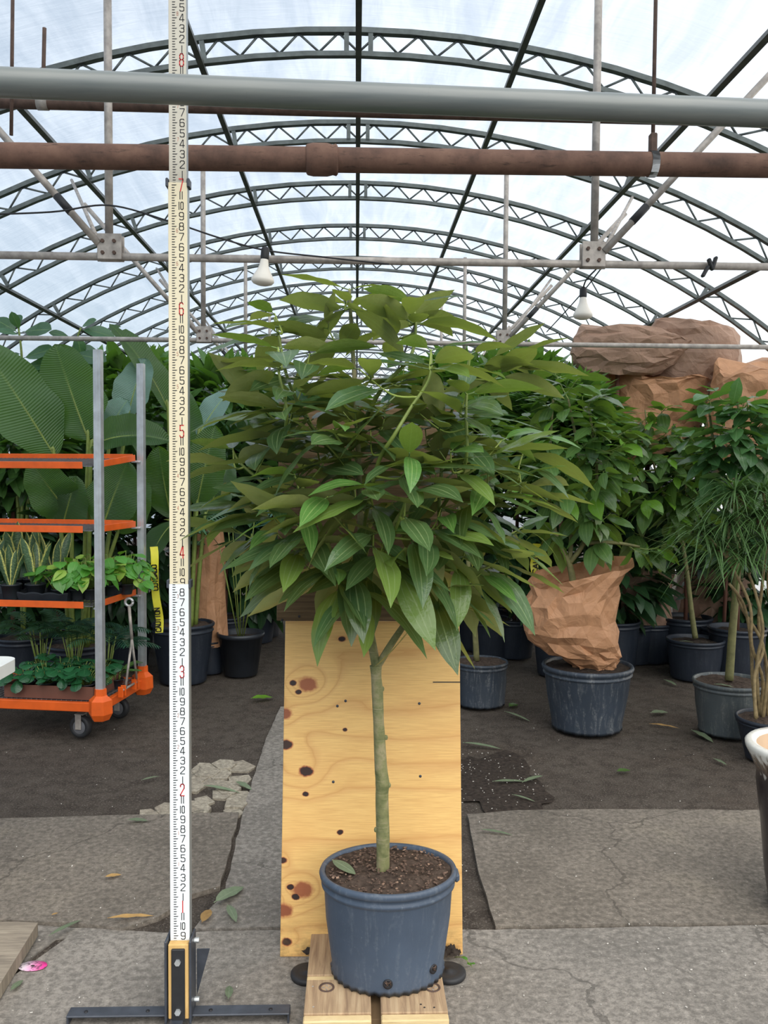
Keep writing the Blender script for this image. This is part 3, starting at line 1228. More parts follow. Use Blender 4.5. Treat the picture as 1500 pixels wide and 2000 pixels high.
def leaf_mesh(name, mat, wid=.17, bend=.25, fold=.12, curl=0.0, tip=.16, nx=4, ny=14, pet=.10, wave=.0, seed=0, peak=.42, thin_pet=.010):
    """unit-length leaf: petiole at the origin, blade along +Y, upper side +Z"""
    m = MB()
    def prof(s):                                  # half width along the blade, acuminate tip
        a = (s ** .75) * (1 - s) ** .9 if peak < .5 else (s ** 1.0) * (1 - s) ** .75
        mx = (.4545 ** .75) * (.5455 ** .9) if peak < .5 else (.5714 ** 1.0) * (.4286 ** .75)
        w = wid * a / mx
        if s > 1 - tip:
            k = (1 - s) / tip
            w = max(w * k ** .35, wid * .10 * k)
        return w
    def spine(y):
        z = -bend * y * y
        return y * (1 - .28 * bend * bend * y), z
    vs, fs, uv = [], [], []
    for j in range(ny + 1):
        s = j / ny
        y = pet + (1 - pet) * s
        yy, zz = spine(y)
        w = prof(min(max(s, .004), .996))
        for i in range(nx + 1):
            u = i / nx
            x = (u * 2 - 1)
            h = fold * abs(x) * w - curl * x * x * w + wave * w * sin(s * 17 + seed + (2 if x > 0 else 0)) * abs(x)
            vs.append((x * w, yy, zz + h))
            uv.append((u, s))
    W = nx + 1
    for j in range(ny):
        for i in range(nx):
            fs.append((j * W + i, j * W + i + 1, (j + 1) * W + i + 1, (j + 1) * W + i))
    m.add(vs, fs, True, uv)
    if pet > .01:
        pp = []
        for k in range(4):
            yy, zz = spine(pet * 1.15 * k / 3)
            pp.append((0, yy, zz - .002))
        o = len(m.v)
        m.tube(pp, thin_pet, 5)
        for i in range(o, len(m.v)):
            m.uv[i] = (.5, .5)
    me = m.mesh(name, mat)
    TMPL[me.name] = m
    return me


LEAF = []
_r = random.Random(3)
for k in range(7):
    LEAF.append(leaf_mesh('leaf', M['leaf'], wid=_r.uniform(.135, .178), bend=(.05, .15, .25, .35, .5, .2, .1)[k], fold=_r.uniform(.05, .35),
                          curl=_r.uniform(-.05, .25), tip=.2, wave=.06, seed=k * 1.7, ny=12))
LEAF_NEW = [leaf_mesh('leaf', M['leaf_new'], wid=.15, bend=b_, fold=.2, tip=.2, wave=.05, seed=b_ * 9, ny=12) for b_ in (.1, .3, .5)]

# ---- timber platform the pot stands on
PT_Z = .062
p_fl, p_fr = G(592, 1987, PT_Z), G(877, 1987, PT_Z)
p_bl, p_br = G(613, 1845, PT_Z), G(862, 1849, PT_Z)
plat = thing('wooden_platform', 'low wooden platform of two pale boards under the blue pot', 'platform', (p_fl + p_fr) / 2 - Vector((0, 0, PT_Z)))
pf = (p_fl.y + p_fr.y) / 2
pbk = pf + .60
xl, xr = p_fl.x, p_fr.x
xm = (G(735, 1987, PT_Z)).x
gap = .0125
ystrip = G(600, 1909, PT_Z).y
for (x0, x1) in ((xl, xm - gap), (xm + gap, xr)):
    MB().bbox(((x0 + x1) / 2, (pf + .018 + ystrip - .010) / 2, PT_Z - .012), (x1 - x0, ystrip - .010 - pf - .018, .024), .002).build('deck_board', M['deck'], plat)
    MB().bbox(((x0 + x1) / 2, (pbk + ystrip + .010) / 2, PT_Z - .012), (x1 - x0, pbk - ystrip - .010, .024), .002).build('deck_board', M['deck'], plat)
    MB().bbox(((x0 + x1) / 2, ystrip, PT_Z - .0135), (x1 - x0, .018, .023), .002).build('pale_strip', M['deckpale'], plat)
    MB().bbox(((x0 + x1) / 2, pf + .004, PT_Z - .016), (x1 - x0, .026, .026), .003).build('front_edge', M['deckpale'], plat)
MB().bbox((xm, (pf + pbk) / 2, PT_Z - .034), (.030, pbk - pf - .01, .02), .002).build('centre_batten', M['oldwood'], plat)
for yy in (pf + .05, (pf + pbk) / 2, pbk - .05):
    MB().bbox(((xl + xr) / 2, yy, .0195), (xr - xl - .02, .05, .039), .003).build('cross_bearer', M['oldwood'], plat)
for (px, py) in ((638, 1929), (845, 1929)):
    c = G(px, py, PT_Z)
    m = MB()
    m.lathe([(.021, .0006), (.0205, .0022), (.016, .0018), (.0145, -.002), (.012, -.004), (.0, -.004)], 24, c)
    rr = m.build('recessed_ring', M['rust_rod'], plat)
    for k in range(4):
        MB().box((c.x + .009 * cos(k * 1.57), c.y + .009 * sin(k * 1.57), c.z - .001), (.008, .003, .003), Matrix.Rotation(k * 1.57 + .4, 3, 'Z')).build('slot_rib', M['galv_old'], rr)
for (px, py) in ((611, 1927), (612, 1967), (848, 1968), (822, 1962), (829, 1968)):
    c = G(px, py, PT_Z)
    MB().lathe([(.0028, .0008), (.0, .001)], 8, c).build('nail_head', M['boltm'] if px < 700 else M['black'], plat)
# black disc feet under the platform edge
for (px, py, lab) in ((602, 1900, 'left'), (876, 1898, 'right')):
    c = G(px, py, .012)
    dm = MB()
    dm.lathe([(.040, -.012), (.048, -.010), (.050, -.004), (.049, .002), (.044, .005), (.03, .0045), (.012, .004), (.01, .007), (0, .0075)], 32, c)
    tag(dm.build('rubber_disc', M['black'], None, (c.x, c.y, 0)), 'flat black rubber disc on the ground at the %s of the platform' % lab, 'disc')
for (px, py, r_, lab) in ((612, 1862, 30, 'left'), (880, 1872, 20, 'right')):
    c = G(px, py, .0)
    m = MB()
    rr = r_ / FPX * 2.5
    def fn(u, v, c=c, rr=rr):
        an = 2 * pi * u
        r = (1 - v) * rr * (1 + .25 * nz((cos(an), sin(an), rr * 50), 2.0)) + 1e-4
        return (c.x + cos(an) * r, c.y + sin(an) * r * .55, .016 + .03 * v + .012 * nz((cos(an) * r, sin(an) * r, v), 90))
    m.grid(fn, 28, 8, True, True)
    o = m.build('soil_heap', M['soil_dark'])
    o['kind'] = 'stuff'; o['category'] = 'soil'
    o['label'] = 'small heap of dark soil where the plywood meets the %s of the platform' % lab

# ---- plywood back panel, leaning
bl, br_ = G(547, 1868), G(904, 1866)
BW = (br_ - bl).x
b_mid = (bl + br_) / 2
b_top = P(722, 1213, b_mid.y + .165)
b_h = sqrt((b_top.y - b_mid.y) ** 2 + b_top.z ** 2)
lean = atan2(b_top.y - b_mid.y, b_top.z)
ply = bpy.data.objects.new('plywood_panel', None)
COL.objects.link(ply)
ply.location = b_mid + Vector((0, .0, 0))
tag(ply, 'pale knotty plywood panel leaning upright behind the blue pot', 'panel')
m = MB()
saw = b_h * .81                                    # a saw kerf runs in from the right edge
m.bbox((0, .009, b_h / 2), (BW, .018, b_h), .0015)
board = link('board', m.mesh('board', M['ply']), ply)
board.rotation_euler = (-lean, 0, 0)
MBK = MB().box((BW / 2 - .042, -.0003, saw), (.084, .0012, .003))
o = link('saw_cut', MBK.mesh('saw_cut', M['ink']), board)
for (px, py) in ((659, 1379), (819, 1374), (651, 1527), (821, 1516), (675, 1369)):
    r_ = ray(px, py)
    nrm = Matrix.Rotation(-lean, 3, 'X') @ Vector((0, -1, 0))
    tt = (Vector(ply.location) - CAM).dot(nrm) / r_.dot(nrm)
    w = Matrix.Rotation(lean, 3, 'X') @ (CAM + r_ * tt - Vector(ply.location))
    MM = MB().tube([(w.x, -.0012, w.z), (w.x, .004, w.z)], .0042, 10)
    link('screw_head', MM.mesh('screw_head', M['blacksteel']), board)
# ---- weathered panel above it, in front of its top edge
wb0 = P(540, 1213, b_top.y - .030)
wb1 = P(893, 1216, b_top.y - .030)
wy0 = b_top.y - .030
wtop = P(720, 786, wy0 + .07).z
wz0 = (wb0.z + wb1.z) / 2
old = thing('weathered_panel', 'dark weathered plywood panel fixed above the plywood, hidden behind the leaves', 'panel', ((wb0.x + wb1.x) / 2, wy0, 0))
cx = (wb0.x + wb1.x) / 2
Wd = wb1.x - wb0.x
rot = Matrix.Rotation(-atan2(.07, wtop - wz0), 3, 'X')
ctr = Vector((cx, wy0 + .035 + .01, (wz0 + wtop) / 2))
MB().bbox(ctr, (Wd, .016, wtop - wz0), .002, rot).build('board', M['oldwood'], old)
for sx_ in (-1, 1):
    x_ = cx + sx_ * (Wd / 2 - .1)
    MB().bbox((x_, wy0 + .15, wtop * .48), (.04, .04, wtop * .96), .003).build('support_post', M['oldwood'], old)
for (px, py) in ((600, 1155), (622, 1196), (585, 1203), (552, 1210)):
    w = P(px, py, wy0 + .012)
    MB().tube([w - Vector((0, .012, 0)), w], .004, 8).build('nail_head', M['black'], old)

# ---- the potted tree
pot_c = G(757, 1893, PT_Z)
POT = Vector((pot_c.x, pot_c.y, PT_Z))
rim_z = P(753, 1694, POT.y).z
POT_H = rim_z - PT_Z
RR = .5 * 262 / FPX * ((Vector((POT.x, POT.y, rim_z)) - CAM).dot(FWD))
RB = .5 * 214 / FPX * ((Vector((POT.x, POT.y, PT_Z)) - CAM).dot(FWD))
SQ = .86                                             # nursery pots sag out of round
tree = thing('potted_tree', 'glossy broad-leaved standard tree in a slate blue nursery pot on the platform', 'potted tree', POT)


def nursery_pot(parent, c, rb, rt, h, mat, sq=1.0, lobes=34, soil='soil', fill=.93, holes=True, n=72, tilt=0.0):
    m = MB()
    band = .035 * h / .28
    lip = .010 * rt / .18

    def fn(an, r, z, j):
        if j <= 3 and lobes:
            k = .5 + .5 * cos(lobes * an)
            if j == 0:
                z = .014 * (1 - k) * h / .28
            r = r + (.0055 * k if j in (0, 1, 2) else 0)
        r *= 1 + .010 * sin(2 * an + 1)
        z += tilt * cos(an) * r * (z / h)
        return r, z
    prof = [(rb * .97, 0), (rb * .985, .004), (rb, .018 * h / .28), (rb * 1.004, .026 * h / .28),
            (rb + (rt - rb) * .55, h * .55), (rt * .945, h - band - .014), (rt * .952, h - band - .009), (rt * .985, h - band - .004), (rt * .988, h - band + .002),
            (rt * .962, h - band + .006), (rt * .964, h - lip * 2.1), (rt + lip * .15, h - lip * 1.7), (rt + lip * .35, h - lip * .8), (rt, h), (rt - lip * .7, h + .001),
            (rt - lip * 1.2, h - .004), (rt * .93, h - band), (rt * .9, h * fill - .05)]
    m.lathe(prof, n, c, 1, sq, fn)
    m.lathe([(rb * .9, .012), (0.001, .012)], n, c, 1, sq)
    pot = m.build('pot', mat, parent)
    s = MB()
    rs = rt * .935

    def sfn(u, v):
        an = 2 * pi * u
        r = rs * (1 - v) + 1e-4
        x, y = r * cos(an), r * sin(an)
        z = h * fill + .012 * v + .010 * nz((x, y, c[0] * 9), 16) + .006 * nz((x, y, 5), 55)
        return (c[0] + x, c[1] + y * sq, c[2] + z + tilt * x)
    s.grid(sfn, 56, 16, True, True)
    s.build('soil', M[soil], parent)
    return pot


pot = nursery_pot(tree, POT, RB, RR, POT_H, M['pot_main'], SQ, 36, 'soil', .965)
# drain holes with root showing, lug on the rim
for (an, zz) in ((-1.60, .040), (-.72, .052)):
    rb_ = (RB + (RR - RB) * .55 * zz / (POT_H * .55)) * 1.012
    c = POT + Vector((cos(an) * rb_, sin(an) * rb_ * SQ, zz))
    nrm = Vector((cos(an), sin(an) / SQ, 0)).normalized()
    m = MB()
    R_ = frame(Vector((0, 0, 1)), nrm, c)
    dm = MB().lathe([(.0125, -.004), (.0125, .0006), (.009, .0004), (0, -.002)], 16)
    dm.v = [tuple(R_ @ Vector(p)) for p in dm.v]
    dm.build('drain_hole', M['ink'], pot)
    for k in range(4):
        rm = MB().tube([R_ @ Vector((_r.uniform(-.009, .009), _r.uniform(-.01, .01), .001)) for q in range(3)], .0009, 4)
        rm.build('root', M['chip'], pot)
lug = POT + Vector((RR + .002, 0, POT_H - .022))
MB().bbox(lug, (.016, .05, .024), .006).build('rim_lug', M['pot_main'], pot)
# bark chips and crumbs on the soil
cm, cm2 = MB(), MB()
for i in range(520):
    an, r = _r.uniform(0, 2 * pi), sqrt(_r.random()) * RR * .9
    p = POT + Vector((cos(an) * r, sin(an) * r * SQ, POT_H * .965 + .016 - .012 * r / RR + _r.uniform(-.003, .004)))
    s_ = _r.uniform(.0015, .006)
    (cm2 if i % 11 == 0 else cm).box(p, (s_ * _r.uniform(1, 2.2), s_, s_ * .5), Matrix.Rotation(_r.uniform(0, pi), 3, 'Z') @ Matrix.Rotation(_r.uniform(-.5, .5), 3, 'X'))
cm2.build('pale_chips', M['chip_pale'], tree)['kind'] = 'stuff'
o = cm.build('bark_chips', M['chip'], tree)
o['kind'] = 'stuff'
# roots: trunk
TYY = POT.y - .005
tr_px = [(748, 1712, 12.5), (748, 1640, 13.5), (746, 1560, 12.6), (747, 1530, 13.8), (744, 1500, 12.4), (741, 1440, 11.2), (739, 1400, 10.5), (737, 1350, 11.4), (735, 1325, 10.0), (734, 1300, 11.8)]
tp = [P(x, y, TYY) for x, y, r in tr_px]
tr = [r / FPX * 2.27 for x, y, r in tr_px]
sm = smoothline(tp, 5)
rad = []
for i in range(len(tr) - 1):
    for k in range(5):
        rad.append(tr[i] + (tr[i + 1] - tr[i]) * k / 5)
rad.append(tr[-1])
rad = [r * (1 + .05 * nz((i * .37, 0, 0), 1)) for i, r in enumerate(rad)]
trunk = MB().tube(sm, rad, 16)
tko = trunk.build('trunk', M['bark'], tree)
for (px, py, sx_) in ((755, 1440, 1), (735, 1505, -1), (761, 1533, 1), (748, 1345, 1), (733, 1620, -1)):
    c = P(px, py, TYY)
    MB().lathe([(.0055, -.006), (.0068, 0), (.005, .005), (.0, .007)], 10, c + Vector((-.003 if px > 745 else .003, 0, 0))).build('bud_scar', M['bark'], tko)

# limbs: (points in px, y offsets, start/end radius px)
D = TYY
limbs = {
    'a': ([(735, 1302, 0), (722, 1230, .0), (714, 1160, .01), (706, 1060, .02), (702, 950, .03), (697, 820, .02), (690, 700, .0), (684, 600, -.01), (683, 566, -.01)], 9.5, 2.6),
    'b': ([(737, 1302, 0), (766, 1255, -.02), (792, 1216, -.03), (830, 1150, -.04), (868, 1085, -.03), (905, 1020, .0), (935, 960, .02)], 7.5, 3.0),
    'c': ([(714, 1175, 0), (676, 1120, -.06), (645, 1075, -.10), (615, 1000, -.14), (592, 955, -.16), (575, 930, -.17)], 6.0, 2.6),
    'd': ([(868, 1085, -.03), (858, 1000, .0), (862, 930, .02), (868, 850, .03), (905, 740, .05), (920, 690, .05)], 5.0, 2.2),
    'e': ([(704, 1000, .02), (660, 900, .06), (600, 820, .05), (562, 740, .03), (545, 660, .02), (536, 620, .02)], 5.0, 2.2),
    'f': ([(698, 850, .02), (745, 760, -.04), (800, 700, -.05), (812, 640, -.04), (808, 600, -.03)], 4.6, 2.2),
    'g': ([(712, 1140, .0), (740, 1090, -.10), (765, 1050, -.2), (785, 1000, -.28), (792, 975, -.30)], 4.0, 2.2),
    'h': ([(905, 1020, 0), (960, 985, .02), (1000, 955, .02), (1015, 930, .01)], 4.0, 2.4),
    'i': ([(706, 1060, .02), (720, 980, -.12), (740, 900, -.22), (770, 850, -.27), (800, 800, -.25), (838, 740, -.2), (842, 690, -.18)], 4.6, 2.2),
    'j': ([(645, 1075, -.1), (580, 1010, -.02), (520, 950, .03), (470, 905, .05), (455, 880, .05)], 4.0, 2.2),
    'k': ([(660, 900, .06), (700, 860, -.1), (660, 850, -.22), (650, 840, -.25)], 3.6, 2.2),
    'l': ([(858, 1000, 0), (900, 930, -.12), (912, 880, -.2), (910, 810, -.2), (912, 770, -.2)], 4.0, 2.2),
    'm': ([(600, 820, .05), (560, 850, -.1), (560, 800, -.18), (545, 730, -.15), (543, 680, -.14)], 3.8, 2.0),
}
LIMB = {}
for k, (pp, r0, r1) in limbs.items():
    pts = smoothline([P(x, y, D + dy) for x, y, dy in pp], 5)
    LIMB[k] = pts
    n = len(pts)
    MB().tube(pts, [(r0 + (r1 - r0) * i / (n - 1)) / FPX * 2.27 for i in range(n)], 10).build('branch', M['bark'] if k in 'ab' else M['stem'], tree)

# leafy shoots: (tip px, depth offset, limb it springs from, leaves, length scale, kind)
SH = [
    (683, 563, -.01, 'a', 12, 1.0), (536, 612, .02, 'e', 10, 1.0), (808, 592, -.03, 'f', 10, 1.0), (842, 682, -.18, 'i', 10, 1.05),
    (920, 690, .05, 'd', 10, 1.0), (912, 768, -.2, 'l', 9, 1.0), (792, 975, -.30, 'g', 4, 1.05), (575, 925, -.18, 'c', 8, 1.0),
    (455, 875, .05, 'j', 8, 1.0), (1015, 925, .01, 'h', 10, 1.0), (650, 838, -.26, 'k', 8, .95), (543, 678, -.14, 'm', 10, 1.0),
    (960, 700, .12, 'd', 8, 1.0), (1005, 700, .08, 'd', 8, .95), (640, 640, .08, 'a', 8, 1.0), (745, 630, .07, 'f', 8, 1.0), (605, 690, -.05, 'e', 9, 1.0),
    (700, 720, -.2, 'i', 9, 1.0), (500, 780, .0, 'e', 8, 1.0), (560, 770, -.12, 'm', 9, 1.0), (470, 960, -.02, 'j', 8, 1.0), (450, 1030, -.02, 'j', 7, 1.0),
    (1020, 1030, .02, 'h', 9, 1.0), (990, 1075, -.04, 'b', 9, 1.0), (940, 1120, -.06, 'b', 8, 1.0), (980, 860, .0, 'l', 9, 1.0), (880, 880, -.22, 'l', 8, 1.0),
    (950, 960, -.14, 'l', 9, 1.0), (870, 1010, -.16, 'g', 9, 1.0), (800, 890, -.30, 'i', 8, 1.0), (720, 950, -.28, 'i', 9, 1.0), (640, 970, -.25, 'c', 8, 1.0),
    (590, 1010, -.2, 'c', 8, 1.05), (540, 1040, -.1, 'j', 8, 1.0), (650, 1110, -.14, 'c', 6, 1.05), (690, 1125, -.12, 'a', 6, 1.1), 
    (868, 1150, -.08, 'b', 6, 1.05), (690, 870, .1, 'a', 8, 1.0), (770, 780, .1, 'a', 8, 1.0), (620, 860, .0, 'e', 8, 1.0), (850, 800, .1, 'd', 8, 1.0),
    (730, 1040, -.22, 'g', 7, 1.05), (820, 1070, -.16, 'g', 6, 1.0), (910, 1060, -.12, 'b', 8, 1.0), (590, 760, .12, 'e', 6, 1.0), (1030, 860, .08, 'h', 7, 1.0),
]
rgt = random.Random(21)
n_leaf = 0


def near_limb(k, q):
    pts = LIMB[k]
    best = None
    for i, p in enumerate(pts):
        if p.z < q.z + .05 or i < 3:
            d = (p - q).length + max(0, (p.z - q.z + .05)) * 2
            if best is None or d < best[0]:
                best = (d, p)
    return best[1]


def shoot(parent, a, tip, count, leafset, L, crown, rad0=.0036, droop=0.0, newset=None, rg=rgt, stem='twig', vmin=0.0, spread=1.0, hide=None, sink=None):
    """a twig from a to tip with opposite leaves along its outer part"""
    global n_leaf
    mid = a.lerp(tip, .55) + Vector((0, 0, -.03)) + Vector((rg.uniform(-.02, .02), rg.uniform(-.02, .02), 0))
    pts = smoothline([a, mid, tip], 5)
    if stem:
        MB().tube(pts, [rad0 + (rad0 * .45 - rad0) * i / (len(pts) - 1) for i in range(len(pts))], 6).build('twig', M[stem], parent)
    axis = (pts[-1] - pts[-3]).normalized()
    n_pairs = (count + 1) // 2
    made = 0
    length = sum((pts[i + 1] - pts[i]).length for i in range(len(pts) - 1))
    phase = rg.uniform(0, pi)
    for i in range(n_pairs):
        back = min(i * .030 * L / .17 + .004, length * .9)
        # walk back from the tip
        q = pts[-1]
        rem = back
        for j in range(len(pts) - 1, 0, -1):
            seg = (pts[j] - pts[j - 1]).length
            if rem <= seg:
                q = pts[j].lerp(pts[j - 1], rem / seg)
                break
            rem -= seg
        s1 = axis.cross(Vector((0, 0, 1)))
        if s1.length < .1:
            s1 = Vector((1, 0, 0))
        s1.normalize()
        s2 = axis.cross(s1).normalized()
        ph = phase + i * (pi / 2 + rg.uniform(-.3, .3))
        for sgn in (1, -1):
            if made >= count:
                break
            side = (s1 * cos(ph) + s2 * sin(ph)) * sgn
            fwd = .75 - .20 * i if i < 3 else .15
            d = side * spread + axis * fwd + Vector((0, 0, rg.uniform(-.12, .18)))
            out = (q - crown)
            out.z *= .3
            if out.length > .01:
                d += out.normalized() * .45
            d.z = d.z * .55 - droop - (.10 * i)
            d.normalize()
            d += Vector((rg.uniform(-.15, .15), rg.uniform(-.15, .15), rg.uniform(-.12, .12)))
            d.z = min(d.z, .28)
            up = Vector((rg.uniform(-.5, .5), rg.uniform(-.45, .6), 1)) - axis * .1
            if abs(d.normalized().z) > .75:
                up = up * .4 + out.normalized() if out.length > .01 else up
            size = L * (rg.uniform(.82, 1.15) if i else rg.uniform(.55, .9))
            me = rg.choice(leafset)
            if newset and i == 0 and rg.random() < .45:
                me = rg.choice(newset)
            Mx = frame(d, up, q, size)
            if hide is not None and hide(q + d.normalized() * size):
                Mx = frame(Vector((d.x, -abs(d.y), d.z)), up, q, size)
            if sink is not None:
                tm = TMPL[me.name]
                sink.add([Mx @ Vector(p) for p in tm.v], tm.f, True, [tm.uv.get(q_, (.5, .5)) for q_ in range(len(tm.v))])
            else:
                place('leaf', me, parent, Mx)
                n_leaf += 1
            made += 1


CROWN = P(745, 900, D)
z_hi, z_lo = P(700, 560, D).z, P(700, 1180, D).z
for (px, py, dy, lk, cnt, ls) in SH:
    tip = P(px, py, D + dy)
    k = (tip.z - z_lo) / (z_hi - z_lo)
    a = near_limb(lk, tip)
    cnt = int(round(cnt * .78)) if cnt > 6 else cnt
    shoot(tree, a, tip, cnt, LEAF, .205 * ls, CROWN, .0038, max(-.06, .50 - .95 * k), LEAF_NEW, hide=lambda p: p.y > wy0 - .02 and p.z < wtop)
print('main leaves', n_leaf)
# the crowded inner leaves behind them
M['leaf_in'] = leaf_mat('cinnamon_inner_leaf', lin(68, 98, 60), lin(150, 154, 98), lin(150, 168, 116), lin(146, 164, 64), .28, .3, True, .28, .5, island=True)
inner = MB()
LIN = [leaf_mesh('leaf', M['leaf_in'], wid=.165, bend=.12 + .1 * k, fold=.15, curl=.1, tip=.2, ny=8, nx=4, wave=.05, seed=k) for k in range(4)]
rgi = random.Random(5)
for k in range(44):
    zz = 1 - 2 * (k + .5) / 44
    an = k * 2.39996
    r = sqrt(1 - zz * zz)
    s = rgi.uniform(.35, .80)
    tip = CROWN + Vector((cos(an) * r * .43 * s, sin(an) * r * .26 * s - .02, zz * .40 * s))
    if tip.z < z_lo + .03:
        continue
    kk_ = (tip.z - z_lo) / (z_hi - z_lo)
    a = min((p for L_ in LIMB.values() for p in L_[4:]), key=lambda p: (p - tip).length + max(0, p.z - tip.z + .04) * 3)
    shoot(tree, a, tip, 6, LIN, .195, CROWN, .003, max(-.06, .45 - .85 * kk_), None, rgi, 'twig', hide=lambda p: p.y > wy0 - .02 and p.z < wtop, sink=inner)
o = inner.build('inner_foliage', M['leaf_in'], tree)
o['kind'] = 'stuff'
# fallen leaf lying on the soil of the main pot
fl_p = POT + Vector((-.125, -.02, POT_H * .965 + .022))
lf = link('fallen_leaf', leaf_mesh('fallen_leaf', M['oldleaf'], .2, .15, .1, .1, .15, 4, 10, .04), None)
lf.matrix_world = frame(Vector((.8, -.6, -.08)), Vector((.1, -.2, 1)), fl_p + Vector((-.03, .03, .006)), .085)
tag(lf, 'curled green leaf lying on the soil in the blue pot', 'leaf')

# ---- measuring rod on its steel stand
rod_b = G(353, 1993)
ROD = Vector((rod_b.x, rod_b.y + .01, 0))
rod = thing('measuring_rod', 'tall telescopic measuring rod with feet and inches on a black steel stand', 'measuring rod', ROD)
FT = .3048
DIG = {
    '0': [[(.12, 0), (.48, 0), (.6, .14), (.6, .86), (.48, 1), (.12, 1), (0, .86), (0, .14), (.12, 0)]],
    '1': [[(.3, 0), (.3, 1)]],
    '2': [[(0, .78), (0, .88), (.12, 1), (.48, 1), (.6, .88), (.6, .66), (0, .1), (0, 0), (.6, 0)]],
    '3': [[(0, .84), (.12, 1), (.48, 1), (.6, .88), (.6, .64), (.48, .53), (.2, .53)], [(.48, .53), (.6, .42), (.6, .12), (.48, 0), (.12, 0), (0, .16)]],
    '4': [[(.44, 0), (.44, 1), (.36, 1), (0, .34), (0, .26), (.62, .26)]],
    '5': [[(.58, 1), (.04, 1), (.04, .56), (.46, .58), (.6, .46), (.6, .12), (.48, 0), (.12, 0), (0, .14)]],
    '6': [[(.56, .9), (.46, 1), (.12, 1), (0, .86), (0, .12), (.12, 0), (.48, 0), (.6, .12), (.6, .44), (.48, .56), (.02, .54)]],
    '7': [[(0, 1), (.6, 1), (.6, .9), (.2, 0)]],
    '8': [[(.12, .53), (0, .42), (0, .12), (.12, 0), (.48, 0), (.6, .12), (.6, .42), (.48, .53), (.12, .53), (.03, .64), (.03, .88), (.14, 1), (.46, 1), (.57, .88), (.57, .64), (.48, .53)]],
    '9': [[(.04, .1), (.14, 0), (.48, 0), (.6, .14), (.6, .88), (.48, 1), (.12, 1), (0, .88), (0, .56), (.12, .44), (.58, .46)]],
    'A': [[(0, 0), (.3, 1), (.6, 0)], [(.12, .34), (.48, .34)]], 'C': [[(.6, .16), (.48, 0), (.12, 0), (0, .14), (0, .86), (.12, 1), (.48, 1), (.6, .84)]],
    'U': [[(0, 1), (0, .14), (.12, 0), (.48, 0), (.6, .14), (.6, 1)]], 'T': [[(0, 1), (.6, 1)], [(.3, 1), (.3, 0)]], 'I': [[(.3, 0), (.3, 1)]],
    'O': [[(.12, 0), (.48, 0), (.6, .14), (.6, .86), (.48, 1), (.12, 1), (0, .86), (0, .14), (.12, 0)]],
    'N': [[(0, 0), (0, 1), (.6, 0), (.6, 1)]], 'D': [[(0, 0), (0, 1), (.44, 1), (.6, .84), (.6, .16), (.44, 0), (0, 0)]],
}


def glyph(m, ch, o, ax, ay, h, th, wf=1.0):
    """flat strokes of a character; o lower-left corner, ax right, ay up"""
    o, ax, ay = Vector(o), Vector(ax), Vector(ay)
    for line in DIG[ch]:
        for (x0, y0), (x1, y1) in zip(line, line[1:]):
            p0 = Vector((x0 * h * wf, y0 * h)); p1 = Vector((x1 * h * wf, y1 * h))
            t = (p1 - p0).normalized()
            n = Vector((-t.y, t.x)) * th / 2
            p0 = p0 - t * th * .42; p1 = p1 + t * th * .42
            q = [p0 - n, p1 - n, p1 + n, p0 + n]
            m.add([o + ax * a.x + ay * a.y for a in q], [(0, 1, 2, 3)], False)


# the three sections, lowest one the widest
SEC = [(.058, 3.735 * FT, .0505, .030, 'rod_low'), (3.735 * FT, 7.02 * FT, .0485, .026, 'rod_mid'), (7.02 * FT, 9.6 * FT, .0445, .022, 'rod_top')]
for (z0, z1, w, dp, mt) in SEC:
    so = MB().bbox((ROD.x, ROD.y, (z0 + z1) / 2), (w, dp, z1 - z0), .0025).build('rod_section', M['rod_side'], rod)
    MB().bbox((ROD.x, ROD.y - dp / 2 - .0008, (z0 + z1) / 2), (w - .0015, .002, z1 - z0), .0006).build('rod_face', M[mt], so)


def sec_at(z):
    for s in SEC:
        if s[0] <= z < s[1]:
            return s
    return SEC[-1]


AX, AZ = Vector((1, 0, 0)), Vector((0, 0, 1))
ticks = {0: MB(), 1: MB(), 2: MB()}
for q in range(8 * 4 - 2, int(9.6 * 48) - 1):
    z = q * FT / 48
    s = sec_at(z)
    x0 = ROD.x - s[2] / 2 + .0098
    yf = ROD.y - s[3] / 2 - .0021
    ln = (.0125, .0075, .0085, .0075)[q % 4]
    ticks[SEC.index(s)].add([(x0, yf, z - .0011), (x0 + ln * .8, yf, z - .0011), (x0 + ln, yf, z + .0011), (x0, yf, z + .0011)], [(0, 1, 2, 3)], False)
for k, m in ticks.items():
    o = m.build('tick_marks', M['ink'], rod)
    o['kind'] = 'stuff'
for inch in range(8, 115):
    ft, r = divmod(inch, 12)
    z = inch * FT / 12
    s = sec_at(z)
    yf = ROD.y - s[3] / 2 - .0021
    xn = ROD.x - s[2] / 2 + .0285
    m = MB()
    if r == 0:
        h = .0300
        glyph(m, str(ft), (xn - .0005, yf, z - h / 2), AX, AZ, h, .0027, .52)
        m.build('foot_numeral', M['redink'], rod)
    else:
        h = .0180
        tx = str(r)
        if len(tx) == 1:
            glyph(m, tx, (xn, yf, z - h / 2), AX, AZ, h, .0021, .95 if r != 1 else .95)
        elif tx == '10':
            glyph(m, '1', (xn - .004, yf, z - h / 2), AX, AZ, h, .0021, .6)
            glyph(m, '0', (xn + .0035, yf, z - h / 2), AX, AZ, h, .0021, .55)
        else:
            glyph(m, '1', (xn - .0015, yf, z - h / 2), AX, AZ, h, .0021, .6)
            glyph(m, '1', (xn + .004, yf, z - h / 2), AX, AZ, h, .0021, .6)
        m.build('inch_numeral', M['ink'], rod)
